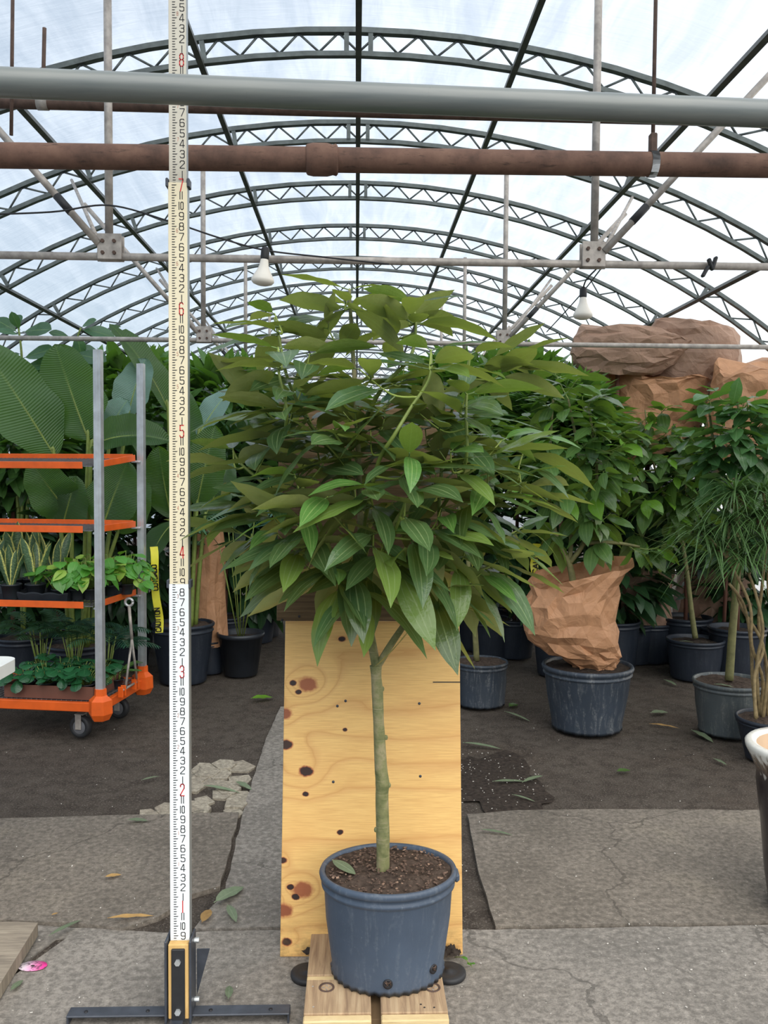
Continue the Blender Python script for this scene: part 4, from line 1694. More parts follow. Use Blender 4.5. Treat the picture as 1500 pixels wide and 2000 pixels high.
for ft in range(1, 9):
    for off in (4.4, 7.6):
        z = ft * FT + off * FT / 12
        s = sec_at(z)
        m = MB()
        glyph(m, str(ft), (ROD.x - s[2] / 2 + .0212, ROD.y - s[3] / 2 - .0021, z - .0045), AX, AZ, .009, .0009, .62)
        m.build('small_numeral', M['greyink'], rod)
for (z, w) in ((3.735 * FT, .0505), (7.02 * FT, .0485)):
    for sx_ in (-1, 1):
        MB().bbox((ROD.x + sx_ * (w / 2 + .002), ROD.y - .004, z), (.007, .028, .022), .002).build('lock_clip', M['blacksteel'], rod)
# stand
blk_h = P(352, 1840, ROD.y - .03).z
stand = thing('stand', '', '', (0, 0, 0))
bpy.data.objects.remove(stand)
yb = ROD.y - .035
MB().bbox((ROD.x + .001, yb + .004, blk_h / 2 + .012), (.052, .022, blk_h - .024), .002).build('wood_block', M['pinestrip'], rod)
pn = MB().bbox((ROD.x + .001, yb - .009, blk_h / 2 + .005), (.034, .008, blk_h - .030), .002).build('front_plate', M['black'], rod)
for zz in (.048, blk_h - .042):
    MB().tube([(ROD.x + .001, yb - .012, zz), (ROD.x + .001, yb - .020, zz)], .0078, 6, True, False).build('hex_bolt', M['boltm'], pn)
for sx_ in (-1, 1):
    sp = MB().bbox((ROD.x + sx_ * .031, ROD.y - .012, blk_h / 2 + .010), (.006, .066, blk_h - .004), .0015).build('side_plate', M['blacksteel'], rod)
    for zz in (.05, blk_h - .012):
        if sx_ > 0:
            MB().tube([(ROD.x + .033, ROD.y + .0, zz), (ROD.x + .046, ROD.y + .0, zz)], .0065, 6, True, False).build('hex_bolt', M['boltm'], sp)
gm = MB().extr([(0, 0), (.034, 0.0), (.0, -.125)], (ROD.x + .034, ROD.y + .035, .165), (1, 0, 0), (0, 0, 1), .004)
gm.v = [(x + 0, y, z) for x, y, z in gm.v]
gm.build('gusset', M['blacksteel'], rod)
for (x0, x1) in ((G(140, 1985).x, ROD.x - .033), (ROD.x + .033, G(567, 1985).x)):
    L_ = x1 - x0
    cxm = (x0 + x1) / 2
    m = MB()
    m.bbox((cxm, ROD.y - .012, .026), (L_, .040, .005), .0015)
    m.bbox((cxm, ROD.y + .006, .0135), (L_, .005, .026), .0015)
    fo = m.build('foot_bar', M['blacksteel'], rod)
    ex = x0 if x0 < ROD.x - .05 else x1
    MB().bbox((ex + (.003 if ex == x0 else -.003), ROD.y - .012, .0135), (.005, .036, .026), .0015).build('end_lip', M['blacksteel'], fo)
    for f_ in (.18, .8):
        MB().lathe([(.005, .0), (.005, .0022), (0, .003)], 10, (x0 + L_ * f_, ROD.y - .014, .028)).build('rivet', M['ink'], fo)
MB().bbox((ROD.x - .003, ROD.y - .17, .022), (.034, .30, .006), .0015).build('foot_bar', M['blacksteel'], rod)
for yy in (ROD.y - .30, ROD.y - .06):
    MB().bbox((ROD.x - .003, yy, .0095), (.034, .006, .019), .0015).build('bar_web', M['blacksteel'], rod)

# ================================================================== PLANT TROLLEY AND WHAT IT CARRIES
c_near = G(205, 1422, .085)
c_rear = G(290, 1366, .085)
sdir = (c_rear - c_near); sdir.z = 0
CW = sdir.length
sdir.normalize()
ldir = Vector((-sdir.y, sdir.x, 0))                    # long way, to the left
CL = 1.32
NP = c_near + sdir * .015 + ldir * .03                 # near right post foot
cart = thing('plant_trolley', 'orange and galvanised plant trolley with three shelves at the left', 'trolley', (NP.x, NP.y, 0))
UPV = Vector((0, 0, 1))
RZ = Matrix((ldir * -1, sdir, UPV)).transposed()       # local x to the right, y back


def CP(l, s, z):                                        # l metres left along the trolley, s metres back, height z
    v = NP + ldir * l + sdir * s
    return Vector((v.x, v.y, z))


def zat(px, py, y):
    return P(px, py, y).z


SD = CW - .03
z_top = zat(178, 683, NP.y)
z_cast = zat(190, 1345, NP.y)
posts = [(0, 0), (0, SD), (CL, 0), (CL, SD)]
for (l, s) in posts:
    m = MB()
    c = CP(l, s, (z_top + .2) / 2)
    w, tk = .040, .003
    # folded channel: three walls with the open side facing inwards
    hgt = z_top - .16
    for (ox, oy, sx_, sy_) in ((0, -.016, .040, .003), (-.0185, 0, .003, .034), (.0185, 0, .003, .034), (-.012, .016, .014, .003), (.012, .016, .014, .003), (0, -.019, .012, .004)):
        m.box(CP(l, s, .16 + hgt / 2) + RZ @ Vector((ox, oy, 0)), (sx_, sy_, hgt), RZ)
    m.build('post', M['galv'], cart)
# corner castings
for (l, s) in posts:
    m = MB()
    o_ = CP(l, s, 0)
    e = 1 if l == 0 else -1
    ring = [(.030, .26), (.031, .215), (.058, .19), (.060, .12), (.042, .085), (.020, .078)]
    zb_ = [z_cast + .0, z_cast - .035, z_cast - .06, z_cast - .13, z_cast - .165, z_cast - .172]
    m.lathe([(r * 1.05, z_) for (r, _), z_ in zip(reversed(ring), reversed(zb_))], 6, o_, 1, 1, None, False, True, True)
    m.build('corner_casting', M['orange'], cart)
z_base = z_cast - .10
bm = [(CP(0, 0, z_base), CP(CL, 0, z_base)), (CP(0, SD, z_base), CP(CL, SD, z_base)), (CP(0, 0, z_base), CP(0, SD, z_base)), (CP(CL, 0, z_base), CP(CL, SD, z_base))]
for (a, b) in bm:
    d = (b - a)
    R_ = Matrix((d.normalized(), UPV.cross(d.normalized()), UPV)).transposed()
    MB().bbox((a + b) / 2, (d.length - .09, .03, .05), .004, R_).build('base_beam', M['orange'], cart)
# base grid
gm = MB()
for k in range(46):
    l = .03 + (CL - .06) * k / 45
    gm.box(CP(l, SD / 2, z_base + .026), (.004, SD - .03, .004), RZ)
for k in range(12):
    s = .03 + (SD - .06) * k / 11
    gm.box(CP(CL / 2, s, z_base + .022), (CL - .04, .004, .004), RZ)
o = gm.build('base_mesh', M['wire'], cart)
o['kind'] = 'stuff'
# shelves
SHZ = [zat(170, 903, NP.y), zat(172, 1032, NP.y), zat(172, 1180, NP.y)]
for zi, z in enumerate(SHZ):
    sh = bpy.data.objects.new('shelf', None)
    COL.objects.link(sh)
    sh.parent = cart
    sh.location = CP(CL / 2, SD / 2, z) - base_of(cart)
    rim_h = .036
    l0, l1 = .035, CL - .035
    s0, s1 = -.012, SD - .035
    rz = z - rim_h / 2 + .012
    MB().bbox(CP((l0 + .06 + l1 - .06) / 2, s0, rz), (l1 - l0 - .1, .004, rim_h), .0015, RZ).build('rim', M['orange'], sh)
    MB().bbox(CP((l0 + l1) / 2, s1, rz + .004), (l1 - l0 - .0, .004, rim_h), .0015, RZ).build('rim', M['orange'], sh)
    for l in (l0 - .012, l1 + .012):
        MB().bbox(CP(l, (s0 + s1) / 2 + .03, rz), (.004, s1 - s0 - .06, rim_h), .0015, RZ).build('rim', M['orange'], sh)
    m = MB()
    nl = 52
    for k in range(nl):
        l = l0 + (l1 - l0) * k / (nl - 1)
        m.box(CP(l, (s0 + s1) / 2, z - .010), (.0035, s1 - s0, .0035), RZ)
    for k in range(7):
        s = s0 + .01 + (s1 - s0 - .02) * k / 6
        m.box(CP((l0 + l1) / 2, s, z - .0135), (l1 - l0, .005, .0035), RZ)
    o = m.build('wire_mesh', M['wire'], sh)
    o['kind'] = 'stuff'
    for l in (.02, CL - .02):
        for s in (.03, SD - .03):
            MB().bbox(CP(l, s, z - .028), (.05, .03, .012), .003, RZ).build('hook_bracket', M['galv'], sh)
    if zi == 0:                                       # this shelf hangs tipped forward
        sh.matrix_local = Matrix.Translation(sh.location + Vector((0, 0, .018))) @ Matrix.Rotation(-.095, 4, ldir)
# casters
def caster(l, s, r=.062):
    c = CP(l, s, r)
    k = thing_part('caster', cart, c)
    ax = RZ @ Vector((.15, 1, 0)).normalized()
    R_ = frame(ax, UPV, c)                         # wheel axis along local Y
    def tr(m):
        m.v = [tuple(R_ @ Vector((p[0], p[2], p[1]))) for p in m.v]
        return m
    # profile turned about the axle
    wm = MB().lathe([(.010, -.016), (r * .62, -.016), (r * .66, -.019), (r * .92, -.019), (r, -.010), (r, .010), (r * .92, .019), (r * .66, .019), (r * .62, .016), (.010, .016)], 32)
    tr(wm).build('tyre', M['black'], k)
    hb = MB().lathe([(r * .60, -.0175), (r * .58, -.0175), (r * .40, -.021), (r * .2, -.019), (.001, -.022)], 28)
    tr(hb).build('hub', M['wire'], k)
    f = MB()
    for e in (-1, 1):
        f.bbox(c + ax * .026 * e + Vector((0, 0, r * .45)), (.034, .004, r * 1.3), .002, RZ)
    f.bbox(c + Vector((0, 0, r * 1.12)), (.05, .056, .006), .002, RZ)
    f.build('fork', M['galv_old'], k)


def thing_part(name, parent, loc):
    o = bpy.data.objects.new(name, None)
    COL.objects.link(o)
    o.parent = parent
    o.location = Vector(loc) - base_of(parent)
    return o


caster(.145, .07)
caster(.10, SD - .10)
caster(CL - .14, .07)
caster(CL - .14, SD - .10)
# tow bar folded up against the end of the trolley
tb = MB()
ring_c = P(252, 1176, CP(-.03, SD * .55, 0).y)
f1 = CP(-.045, SD * .38, z_base + .05)
f2 = CP(-.045, SD * .66, z_base + .06)
nk = f1.lerp(f2, .5).lerp(ring_c, .55) + Vector((.01, 0, 0))
tb.tube([ring_c - Vector((0, 0, .02)), nk], .009, 8)
tb.tube([nk, f1], .007, 8)
tb.tube([nk, f2], .007, 8)
tb.build('tow_bar', M['galv_old'], cart)
rm = MB()
rr_ = [ring_c + Vector((cos(2 * pi * k / 16) * .021, 0, sin(2 * pi * k / 16) * .021)) for k in range(17)]
rm.tube(rr_, .008, 8)
rm.build('tow_eye', M['galv'], cart)
for s in (.30, .62):
    m = MB()
    for e in (-.018, .018):
        m.bbox(CP(-.045, SD * s + e, z_base + .045), (.03, .005, .06), .002, RZ)
    m.build('tow_hook', M['orange'], cart)
MB().tube([CP(-.045, SD * .28, z_base + .05), CP(-.045, SD * .68, z_base + .05)], .007, 8).build('hinge_pin', M['galv_old'], cart)

# ---------------------------------------------------------------- trays and small plants
def tray(l, s, w, d, h, z, label, mat='blackplastic', scallop=True):
    c = CP(l, s, z)
    m = MB()
    pts = []
    nx_ = 10
    # tapering wall with a scalloped lip
    def wall(p0, p1):
        a, b = Vector(p0), Vector(p1)
        n = 12
        vs, fs = [], []
        for k in range(n + 1):
            q = a.lerp(b, k / n)
            inn = (c - q); inn.z = 0
            low = q + inn.normalized() * .012
            hh = h * (.84 + .16 * abs(cos(k / n * pi * 3))) if scallop else h
            vs += [(low.x, low.y, z + .002), (q.x, q.y, z + hh * .85), (q.x, q.y, z + hh)]
        for k in range(n):
            for j in range(2):
                fs.append((k * 3 + j, (k + 1) * 3 + j, (k + 1) * 3 + j + 1, k * 3 + j + 1))
        m.add(vs, fs, False)
    cs = [c + RZ @ Vector((x, y, 0)) for x, y in ((-w / 2, -d / 2), (w / 2, -d / 2), (w / 2, d / 2), (-w / 2, d / 2))]
    for i in range(4):
        wall(cs[i], cs[(i + 1) % 4])
    m.box(c + Vector((0, 0, .003)), (w - .03, d - .03, .004), RZ)
    o = m.build('nursery_tray', M[mat], None, c)
    return tag(o, label, 'tray', 'nursery trays on the trolley')


def small_pot(parent, c, r, h, mat='blackplastic'):
    m = MB()
    m.lathe([(r * .72, 0), (r * .74, .002), (r * .98, h * .9), (r * 1.06, h * .9), (r * 1.06, h), (r * .98, h), (r * .92, h * .85)], 18, c)
    m.lathe([(r * .7, .003), (.001, .003)], 18, c)
    m.build('pot', M[mat], parent)
    MB().lathe([(r * .95, h * .86), (r * .5, h * .89), (.001, h * .9)], 18, c).build('soil', M['soil_dark'], parent)


rgc = random.Random(31)
SNAKE = []
for k in range(4):                                       # upright sword leaves, pointed
    m = MB()
    n = 10
    bend = rgc.uniform(.05, .22)
    tw = rgc.uniform(-.5, .5)
    vs, fs, uv = [], [], []
    for j in range(n + 1):
        s = j / n
        w = .115 * (.5 + .9 * s) * (1 - s ** 3.2) ** .8 + .001
        for i in range(5):
            u = i / 4
            x = (u * 2 - 1) * w
            a = tw * s
            y, zz = s, bend * s * s + abs(u * 2 - 1) ** 2 * w * .5
            vs.append((x * cos(a) - zz * sin(a), y, zz * cos(a) + x * sin(a)))
            uv.append((u, s))
    for j in range(n):
        for i in range(4):
            fs.append((j * 5 + i, j * 5 + i + 1, (j + 1) * 5 + i + 1, (j + 1) * 5 + i))
    m.add(vs, fs, True, uv)
    SNAKE.append(m.mesh('leaf', M['snake']))
HEART = [leaf_mesh('leaf', M['pothos'], .30, b_, .15, .1, .22, 4, 9, .22, .05, b_ * 7, .3, .012) for b_ in (.2, .45, .7)]
ROUND = [leaf_mesh('leaf', M['pepero'], .34, b_, -.05, .25, .05, 4, 8, .25, .03, b_ * 5, .6, .014) for b_ in (.15, .35, .6)]


def snake_plant(px, py, y, hgt, n, label):
    c = P(px, py, y)
    c.z = SHZ[2] + .006
    t = thing('snake_plant', label, 'plant', c, 'snake plants on the trolley')
    small_pot(t, c, .052, .085)
    for k in range(n):
        an = 2 * pi * k / n + rgc.uniform(-.5, .5)
        ti = rgc.uniform(.08, .6)
        d = Vector((cos(an) * ti, sin(an) * ti, 1))
        place('leaf', rgc.choice(SNAKE), t, frame(d, Vector((-cos(an), -sin(an), .3)), c + Vector((cos(an) * .018, sin(an) * .018, .07)), hgt * rgc.uniform(.6, 1.05)))
    return t


def leafy(name, label, c, leaves, n, L, r, hz, group, pot_r=.05, pot_h=.075, stemmat='stem', droop=.1, mat='blackplastic', stems=True):
    t = thing(name, label, 'plant', c, group)
    small_pot(t, c, pot_r, pot_h, mat)
    sm_ = MB()
    for k in range(n):
        an = rgc.uniform(0, 2 * pi)
        rr = r * sqrt(rgc.random())
        hh = hz * (1 - .5 * (rr / r) ** 2) * rgc.uniform(.6, 1.1)
        q = c + Vector((cos(an) * rr, sin(an) * rr, pot_h + hh))
        b = c + Vector((cos(an) * rr * .3, sin(an) * rr * .3, pot_h * .85))
        sm_.tube([b, b.lerp(q, .6) + Vector((0, 0, .01)), q], .0018, 4)
        d = Vector((cos(an) + rgc.uniform(-.4, .4), sin(an) + rgc.uniform(-.4, .4), rgc.uniform(-.3, .5) - droop))
        place('leaf', rgc.choice(leaves), t, frame(d, Vector((rgc.uniform(-.4, .4), rgc.uniform(-.6, .1), 1)), q, L * rgc.uniform(.75, 1.2)))
    if stems:
        sm_.build('stems', M[stemmat], t)['kind'] = 'stuff'
    return t


z3 = SHZ[2]
yf_, yr_ = NP.y + .12, NP.y + .36
tray(CP(.33, 0, 0).x and .335, .16, .29, .27, .052, z3, 'black scalloped tray of pothos on the lowest shelf by the near post')
tray(.69, .16, .34, .27, .052, z3, 'black scalloped tray of snake plants at the left edge of the lowest shelf')
tray(.14, .38, .25, .22, .052, z3, 'black tray at the back right corner of the lowest shelf')
for i, (px, y, h, n) in enumerate(((22, yf_, .30, 6), (70, yf_ + .02, .27, 6), (-40, yf_, .3, 6), (108, yr_, .30, 5), (30, yr_, .33, 5), (62, yr_ + .02, .3, 5))):
    snake_plant(px, 1165, y, h, n, ['yellow-edged snake plant in the front tray nearest the left edge', 'yellow-edged snake plant with splayed leaves beside the front pothos',
                                    'yellow-edged snake plant cut off by the left edge of the frame', 'yellow-edged snake plant standing behind the front pothos tray',
                                    'yellow-edged snake plant in the back row near the left edge', 'tall yellow-edged snake plant in the back row, between two others'][i])
PO = [(118, yf_ - .01, .05, 'variegated pothos at the left end of the front pothos tray'), (152, yf_, .055, 'bright variegated pothos in the middle of the front pothos tray'),
      (178, yf_ + .01, .05, 'pothos directly behind the near trolley post'), (218, yf_ + .17, .06, 'pale variegated pothos just right of the near trolley post'),
      (246, yf_ + .22, .065, 'yellow-speckled pothos at the right end of the lowest shelf')]
for (px, y, hz_, lab) in PO:
    c = P(px, 1165, y)
    c.z = z3 + .006
    t = leafy('pothos', lab, c, HEART, 36, .095, .095, .17, 'pothos on the trolley', .045, .06)
# trailing vine of the right-hand pothos
v = MB()
e0 = P(246, 1120, yf_ + .2)
vpts = smoothline([e0, P(262, 1125, yf_ + .16), P(274, 1138, yf_ + .12), P(282, 1122, yf_ + .1)], 6)
vo = v.tube(vpts, .003, 5).build('trailing_vine', M['stem'], t)
for k, q in enumerate((vpts[6], vpts[10], vpts[14], vpts[-1])):
    place('leaf', HEART[k % 3], t, frame(Vector((.5, -.5, -.5 + .3 * k)), Vector((0, -.5, 1)), q, .09))

zb2 = z_base + .030
c0 = CP(.30, .19, zb2)
cb = tag(MB().box(c0 + Vector((0, 0, .004)), (.50, .34, .006), RZ).build('cardboard_tray', M['cardboard'], None, c0),
         'low dark cardboard tray of round-leaved plants on the trolley base', 'tray')
cbx = thing_part('tray_sides', cb, c0)
bpy.data.objects.remove(cbx)
for (ox, oy, sx_, sy_) in ((0, -.17, .50, .005), (0, .17, .50, .005), (-.25, 0, .005, .34), (.25, 0, .005, .34)):
    o = MB().bbox(c0 + RZ @ Vector((ox, oy, .035)), (sx_, sy_, .07), .001, RZ).build('side', M['cardboard'], cb)
PL = ['front left', 'front, second from the left', 'front, third from the left', 'front right', 'back left', 'back, second from the left', 'back, third from the left', 'back right']
for i in range(8):
    l = .30 + .17 - (i % 4) * .113
    s = .10 + (i // 4) * .17
    leafy('peperomia', 'dark round-leaved plant in the cardboard tray, %s' % PL[i], CP(l, s, zb2 + .008), ROUND, 22, .085, .085, .10,
          'round-leaved plants in the cardboard tray', .045, .06, 'stem', .0)


# fern-like palms further in on the base
def frond_mb(m, a, d, L, n=14, lw=.011, ll=.09, droop=.5, up=UPV, vee=.3):
    """pinnate frond: rachis with two rows of narrow leaflets"""
    d = d.normalized()
    side = d.cross(up)
    if side.length < .05:
        side = Vector((1, 0, 0))
    side.normalize()
    pts = []
    for k in range(n + 1):
        s = k / n
        pts.append(a + d * L * s + Vector((0, 0, -droop * L * s * s)))
    m.tube(pts[::max(1, n // 6)] + [pts[-1]], .0022, 4)
    for k in range(2, n + 1):
        s = k / n
        l_ = ll * (sin(pi * min(1, s * .8 + .2)) ** .6 + .15)
        t = (pts[k] - pts[k - 1]).normalized()
        for e in (-1, 1):
            dd = (side * e + t * .75 + Vector((0, 0, -vee * .6))).normalized()
            nn = dd.cross(t).normalized()
            p0 = pts[k]
            wv = t * lw * .5
            mid = p0 + dd * l_ * .5
            tip = p0 + dd * l_ + Vector((0, 0, -l_ * .15))
            o = len(m.v)
            m.add([p0 - wv * .4, mid - wv, tip, mid + wv, p0 + wv * .4], [(0, 1, 2, 3, 4)], True, [(.5, 0), (0, .5), (.5, 1), (1, .5), (.5, 0)])


def palm_plant(name, label, c, n, L, stalk, mat, group=None, pot=(.06, .09), ll=.09, lw=.011, tilt=.7, droop=.5, potmat='blackplastic', stalkmat='stem', rg=rgc, nseg=14):
    t = thing(name, label, 'palm', c, group)
    if pot:
        small_pot(t, c, pot[0], pot[1], potmat)
    z0 = c + Vector((0, 0, pot[1] * .9 if pot else 0))
    for k in range(n):
        an = 2 * pi * k / n + rg.uniform(-.4, .4)
        st = stalk * rg.uniform(.6, 1.1)
        b = z0 + Vector((cos(an) * .02, sin(an) * .02, 0))
        e = b + Vector((cos(an) * st * .22, sin(an) * st * .22, st))
        fm_ = MB()
        frond_mb(fm_, e, Vector((cos(an) * tilt, sin(an) * tilt, rg.uniform(.35, 1.0))), L * rg.uniform(.75, 1.1), nseg, lw, ll, droop)
        fo = fm_.build('frond', M[mat], t)
        MB().tube([b, b.lerp(e, .5), e], .0035, 5).build('stalk', M[stalkmat], t)
    return t


palm_plant('parlor_palm', 'small dark feathery palm on the trolley base behind the near post', CP(.16, .40, zb2), 12, .32, .20, 'palm', 'small palms on the trolley base', (.05, .07), .075, .012)
palm_plant('parlor_palm', 'small dark feathery palm at the back of the trolley base, middle', CP(.36, .42, zb2), 12, .32, .22, 'palm', 'small palms on the trolley base', (.05, .07), .075, .012)
palm_plant('parlor_palm', 'small dark feathery palm at the back of the trolley base, left', CP(.56, .42, zb2), 12, .32, .22, 'palm', 'small palms on the trolley base', (.05, .07), .075, .012)
palm_plant('small_fern', 'thin fern sprawling past the folded tow bar of the trolley', CP(.05, .30, zb2), 9, .2, .04, 'leaf_far', None, (.04, .05), .03, .012, .9, .4)

# ---------------------------------------------------------------- white folding table corner at the left edge
tz = .74
tcn = G(28, 1288, tz)
tab = thing('folding_table', 'white plastic folding table, only its rounded corner in view at the left edge', 'table', (tcn.x - .6, tcn.y + .1, 0))
poly = []
x1_, y0_, y1_ = tcn.x, tcn.y - .70, tcn.y + .055
x0_ = x1_ - 1.2
for (cx_, cy_, a0) in ((x1_ - .06, y0_ + .06, -90), (x1_ - .06, y1_ - .06, 0), (x0_ + .06, y1_ - .06, 90), (x0_ + .06, y0_ + .06, 180)):
    for k in range(7):
        an = radians(a0 + 15 * k)
        poly.append((cx_ + .06 * cos(an), cy_ + .06 * sin(an)))
tp_ = MB().prism(poly, tz - .045, tz).build('table_top', M['white'], tab)
for (lx, ly) in ((x1_ - .25, y0_ + .1), (x1_ - .25, y1_ - .1), (x0_ + .2, y0_ + .1), (x0_ + .2, y1_ - .1)):
    MB().tube([(lx, ly, 0), (lx, ly, tz - .04)], .014, 10).build('leg', M['wire'], tab)

# ---------------------------------------------------------------- plank and tag on the ground, lower left
pk = [G(74, 1802, .045), G(50, 1850, .045), G(0, 1922, .045)]
dpk = (pk[0] - pk[2]); dpk.z = 0
dn = dpk.normalized()
lf_ = Vector((-dn.y, dn.x, 0))
p0 = pk[2] - dn * .5
poly = [(p0.x, p0.y), (pk[0].x, pk[0].y), ((pk[0] + lf_ * .09 + dn * .012).x, (pk[0] + lf_ * .09 + dn * .012).y), ((pk[0] + lf_ * .26).x, (pk[0] + lf_ * .26).y), ((p0 + lf_ * .26).x, (p0 + lf_ * .26).y)]
tag(MB().prism(poly, .004, .045).build('grey_plank', M['plank'], None, (p0.x, p0.y, 0)), 'weathered grey plank end lying on the ground at the lower left', 'plank')
tc = G(64, 1887, .003)
t = NT('pink_tag_print')
cc = t.coord('Object')
n_ = t.noise(cc, 70, 3, .7)
sp = t.n('SeparateXYZ')
t.l(cc, sp.inputs[0])
bse = t.ramp(t.math('MULTIPLY_ADD', sp.outputs[0], 14.0, .5), [(.15, lin(236, 222, 232)), (.5, lin(226, 150, 190)), (.9, lin(236, 60, 150))])
cl_ = t.mix(t.ramp(n_, [(.52, 0.0), (.6, .75)]), bse, lin(70, 48, 60))
M['tagprint'] = t.done(t.bsdf(cl_, .45))
tg = MB()
tg.lathe([(.040, .0), (.040, .0016), (.008, .0018), (.006, .0016)], 36, tc, 1, .62)
tag(tg.build('plant_tag', M['tagprint'], None, tc), 'round pink and white plant tag lying by the grey plank', 'tag')

# ---------------------------------------------------------------- fallen leaves on the ground
FL = {k: leaf_mesh('fallen_leaf', M[k], w_, .12, .25, .1, .18, 4, 10, .06, .08, 1.0) for k, w_ in (('oldleaf', .14), ('dryleaf', .15))}
FL['green'] = leaf_mesh('fallen_leaf', M['leaf_bg'], .17, .12, .25, .1, .18, 4, 10, .06, .08, 2.0)
FL['strip'] = leaf_mesh('fallen_leaf', M['oldleaf'], .06, .1, .3, .1, .1, 3, 10, .02, .05, 2.0)
FL['drystrip'] = leaf_mesh('fallen_leaf', M['dryleaf'], .06, .1, .3, .1, .1, 3, 10, .02, .15, 2.0)
FALL = [
    ((210, 1804), (302, 1792), 'drystrip', 'long curled tan leaf lying on the cracked slab left of the rod'),
    ((96, 1838), (160, 1800), 'strip', 'narrow green leaf beside the grey plank'),
    ((20, 1945), (46, 1918), 'oldleaf', 'small pale green leaf near the lower left corner'),
    ((418, 1774), (478, 1732), 'oldleaf', 'grey-green pointed leaf right of the rod, farther of two'),
    ((444, 1775), (462, 1804), 'oldleaf', 'short grey-green leaf right of the rod, beside the longer one'),
    ((394, 1812), (412, 1778), 'dryleaf', 'curled orange dry leaf close to the right of the rod'),
    ((446, 1962), (449, 1928), 'oldleaf', 'green leaf behind the right foot bar of the rod stand'),
    ((324, 1890), (334, 1872), 'dryleaf', 'brown scrap of leaf against the left of the rod stand'),
    ((398, 1540), (470, 1548), 'strip', 'long dark leaf strip on the broken flagstones'),
    ((460, 1530), (492, 1542), 'oldleaf', 'grey-green leaf at the right of the broken flagstones'),
    ((248, 1608), (290, 1606), 'oldleaf', 'flat green leaf on the far edge of the left slab'),
    ((276, 1528), (312, 1516), 'strip', 'thin dark leaf on the brown dirt above the left slab'),
    ((490, 1370), (534, 1362), 'green', 'olive leaf on the dirt left of the weathered panel'),
    ((204, 1720), (238, 1712), 'dryleaf', 'crumpled brown leaf in the middle of the left slab'),
    ((100, 1794), (114, 1788), 'dryleaf', 'small pale dry leaf scrap beyond the grey plank'),
    ((985, 1394), (1036, 1408), 'strip', 'green and white leaf strip on the dirt left of the wrapped pot'),
    ((994, 1384), (1012, 1374), 'green', 'small green leaf near the grey pot by the plywood'),
    ((1270, 1396), (1306, 1390), 'oldleaf', 'pale leaf on the dirt right of the wrapped pot, farther of two'),
    ((1268, 1418), (1328, 1422), 'drystrip', 'brown leaf with a long stalk right of the wrapped pot'),
    ((1350, 1430), (1394, 1448), 'oldleaf', 'pale curled leaf in front of the dusty grey pot'),
    ((1392, 1484), (1420, 1494), 'oldleaf', 'grey-blue leaf left of the glazed pot'),
    ((1296, 1330), (1322, 1338), 'oldleaf', 'pale leaf on the dirt beside the small dark pot'),
    ((1204, 1510), (1232, 1504), 'green', 'green torn leaf in the middle of the dirt on the right'),
    ((938, 1628), (1002, 1634), 'strip', 'thin grey leaf on the far edge of the right slab'),
    ((904, 1456), (980, 1462), 'strip', 'long thin blade of grass on the dirt right of the plywood'),
    ((962, 1532), (1030, 1526), 'strip', 'dark blade of grass lying across the spilled potting mix'),
    ((1020, 1534), (1062, 1514), 'strip', 'forked grass blade at the right of the spilled potting mix'),
    ((1000, 1556), (1046, 1566), 'strip', 'blade of grass at the front of the spilled potting mix'),
]
for (a, b, kd, lab) in FALL:
    A, B = G(*a), G(*b)
    A.z = B.z = .006
    if a[1] < 1590 and not (548 > a[0] > 474):
        A.z = B.z = .0
    L_ = (B - A).length
    o = link('fallen_leaf', FL[kd], None)
    o.matrix_world = frame(B - A, Vector((.1, -.15, 1)), A + Vector((0, 0, .004 + .06 * L_)), L_)
    tag(o, lab, 'leaf', 'fallen leaves on the ground')

# ================================================================== BACKGROUND PLANTS
rgb = random.Random(77)
LEAF_BG = [leaf_mesh('leaf', M['leaf_bg'], wid=.18 + .02 * k, bend=.1 + .12 * k, fold=.15, curl=.1, tip=.2, ny=8, nx=4, wave=.05, seed=k) for k in range(4)]
LEAF_BL = [leaf_mesh('leaf', M['leaf_bg2'], wid=.20 + .02 * k, bend=.1 + .12 * k, fold=.15, curl=.1, tip=.15, ny=8, nx=4, wave=.05, seed=k + 9) for k in range(4)]


def pot_from_px(parent_args, px, py_bot, py_rim, w_rim, w_bot, mat, soil='soil_dark', lobes=0, fill=.93):
    """read a pot off the photograph: front foot, rim centre, widths"""
    f = G(px, py_bot)
    rb = .5 * w_bot / FPX * (f - CAM).dot(FWD)
    c = Vector((f.x, f.y + rb, 0))
    c.x = G(px, py_bot).x * (c.y / f.y)
    k = (c - CAM).dot(FWD) / FPX
    rt = .5 * w_rim * k
    h = P(px, py_rim, c.y).z
    name, label, cat, group = parent_args
    t = thing(name, label, cat, c, group)
    nursery_pot(t, c, rb, rt, h, M[mat], 1.0, lobes, soil, fill, False, 48)
    return t, c, h


def canopy_shoots(t, limb_pts, center, radii, n, per, L, leafset, rg, droop0=.35, stem='stem', shell=(.55, 1.0), rad0=.004, front=False):
    """shoots fanned over an ellipsoid crown, each springing from the nearest limb point"""
    cnt = 0
    for k in range(n):
        zz = 1 - 2 * (k + .5) / n
        an = k * 2.39996 + rg.uniform(-.3, .3)
        r = sqrt(max(0, 1 - zz * zz))
        s = rg.uniform(*shell)
        dv = Vector((cos(an) * r * radii[0], sin(an) * r * radii[1], zz * radii[2])) * s
        if front and dv.y > radii[1] * .35:
            dv.y *= -.5
        tip = center + dv
        a = min(limb_pts, key=lambda p: (p - tip).length + max(0, p.z - tip.z + .05) * 2)
        shoot(t, a, tip, per, leafset, L, center, rad0, droop0 - .3 * zz, None, rg, stem)
        cnt += per
    return cnt


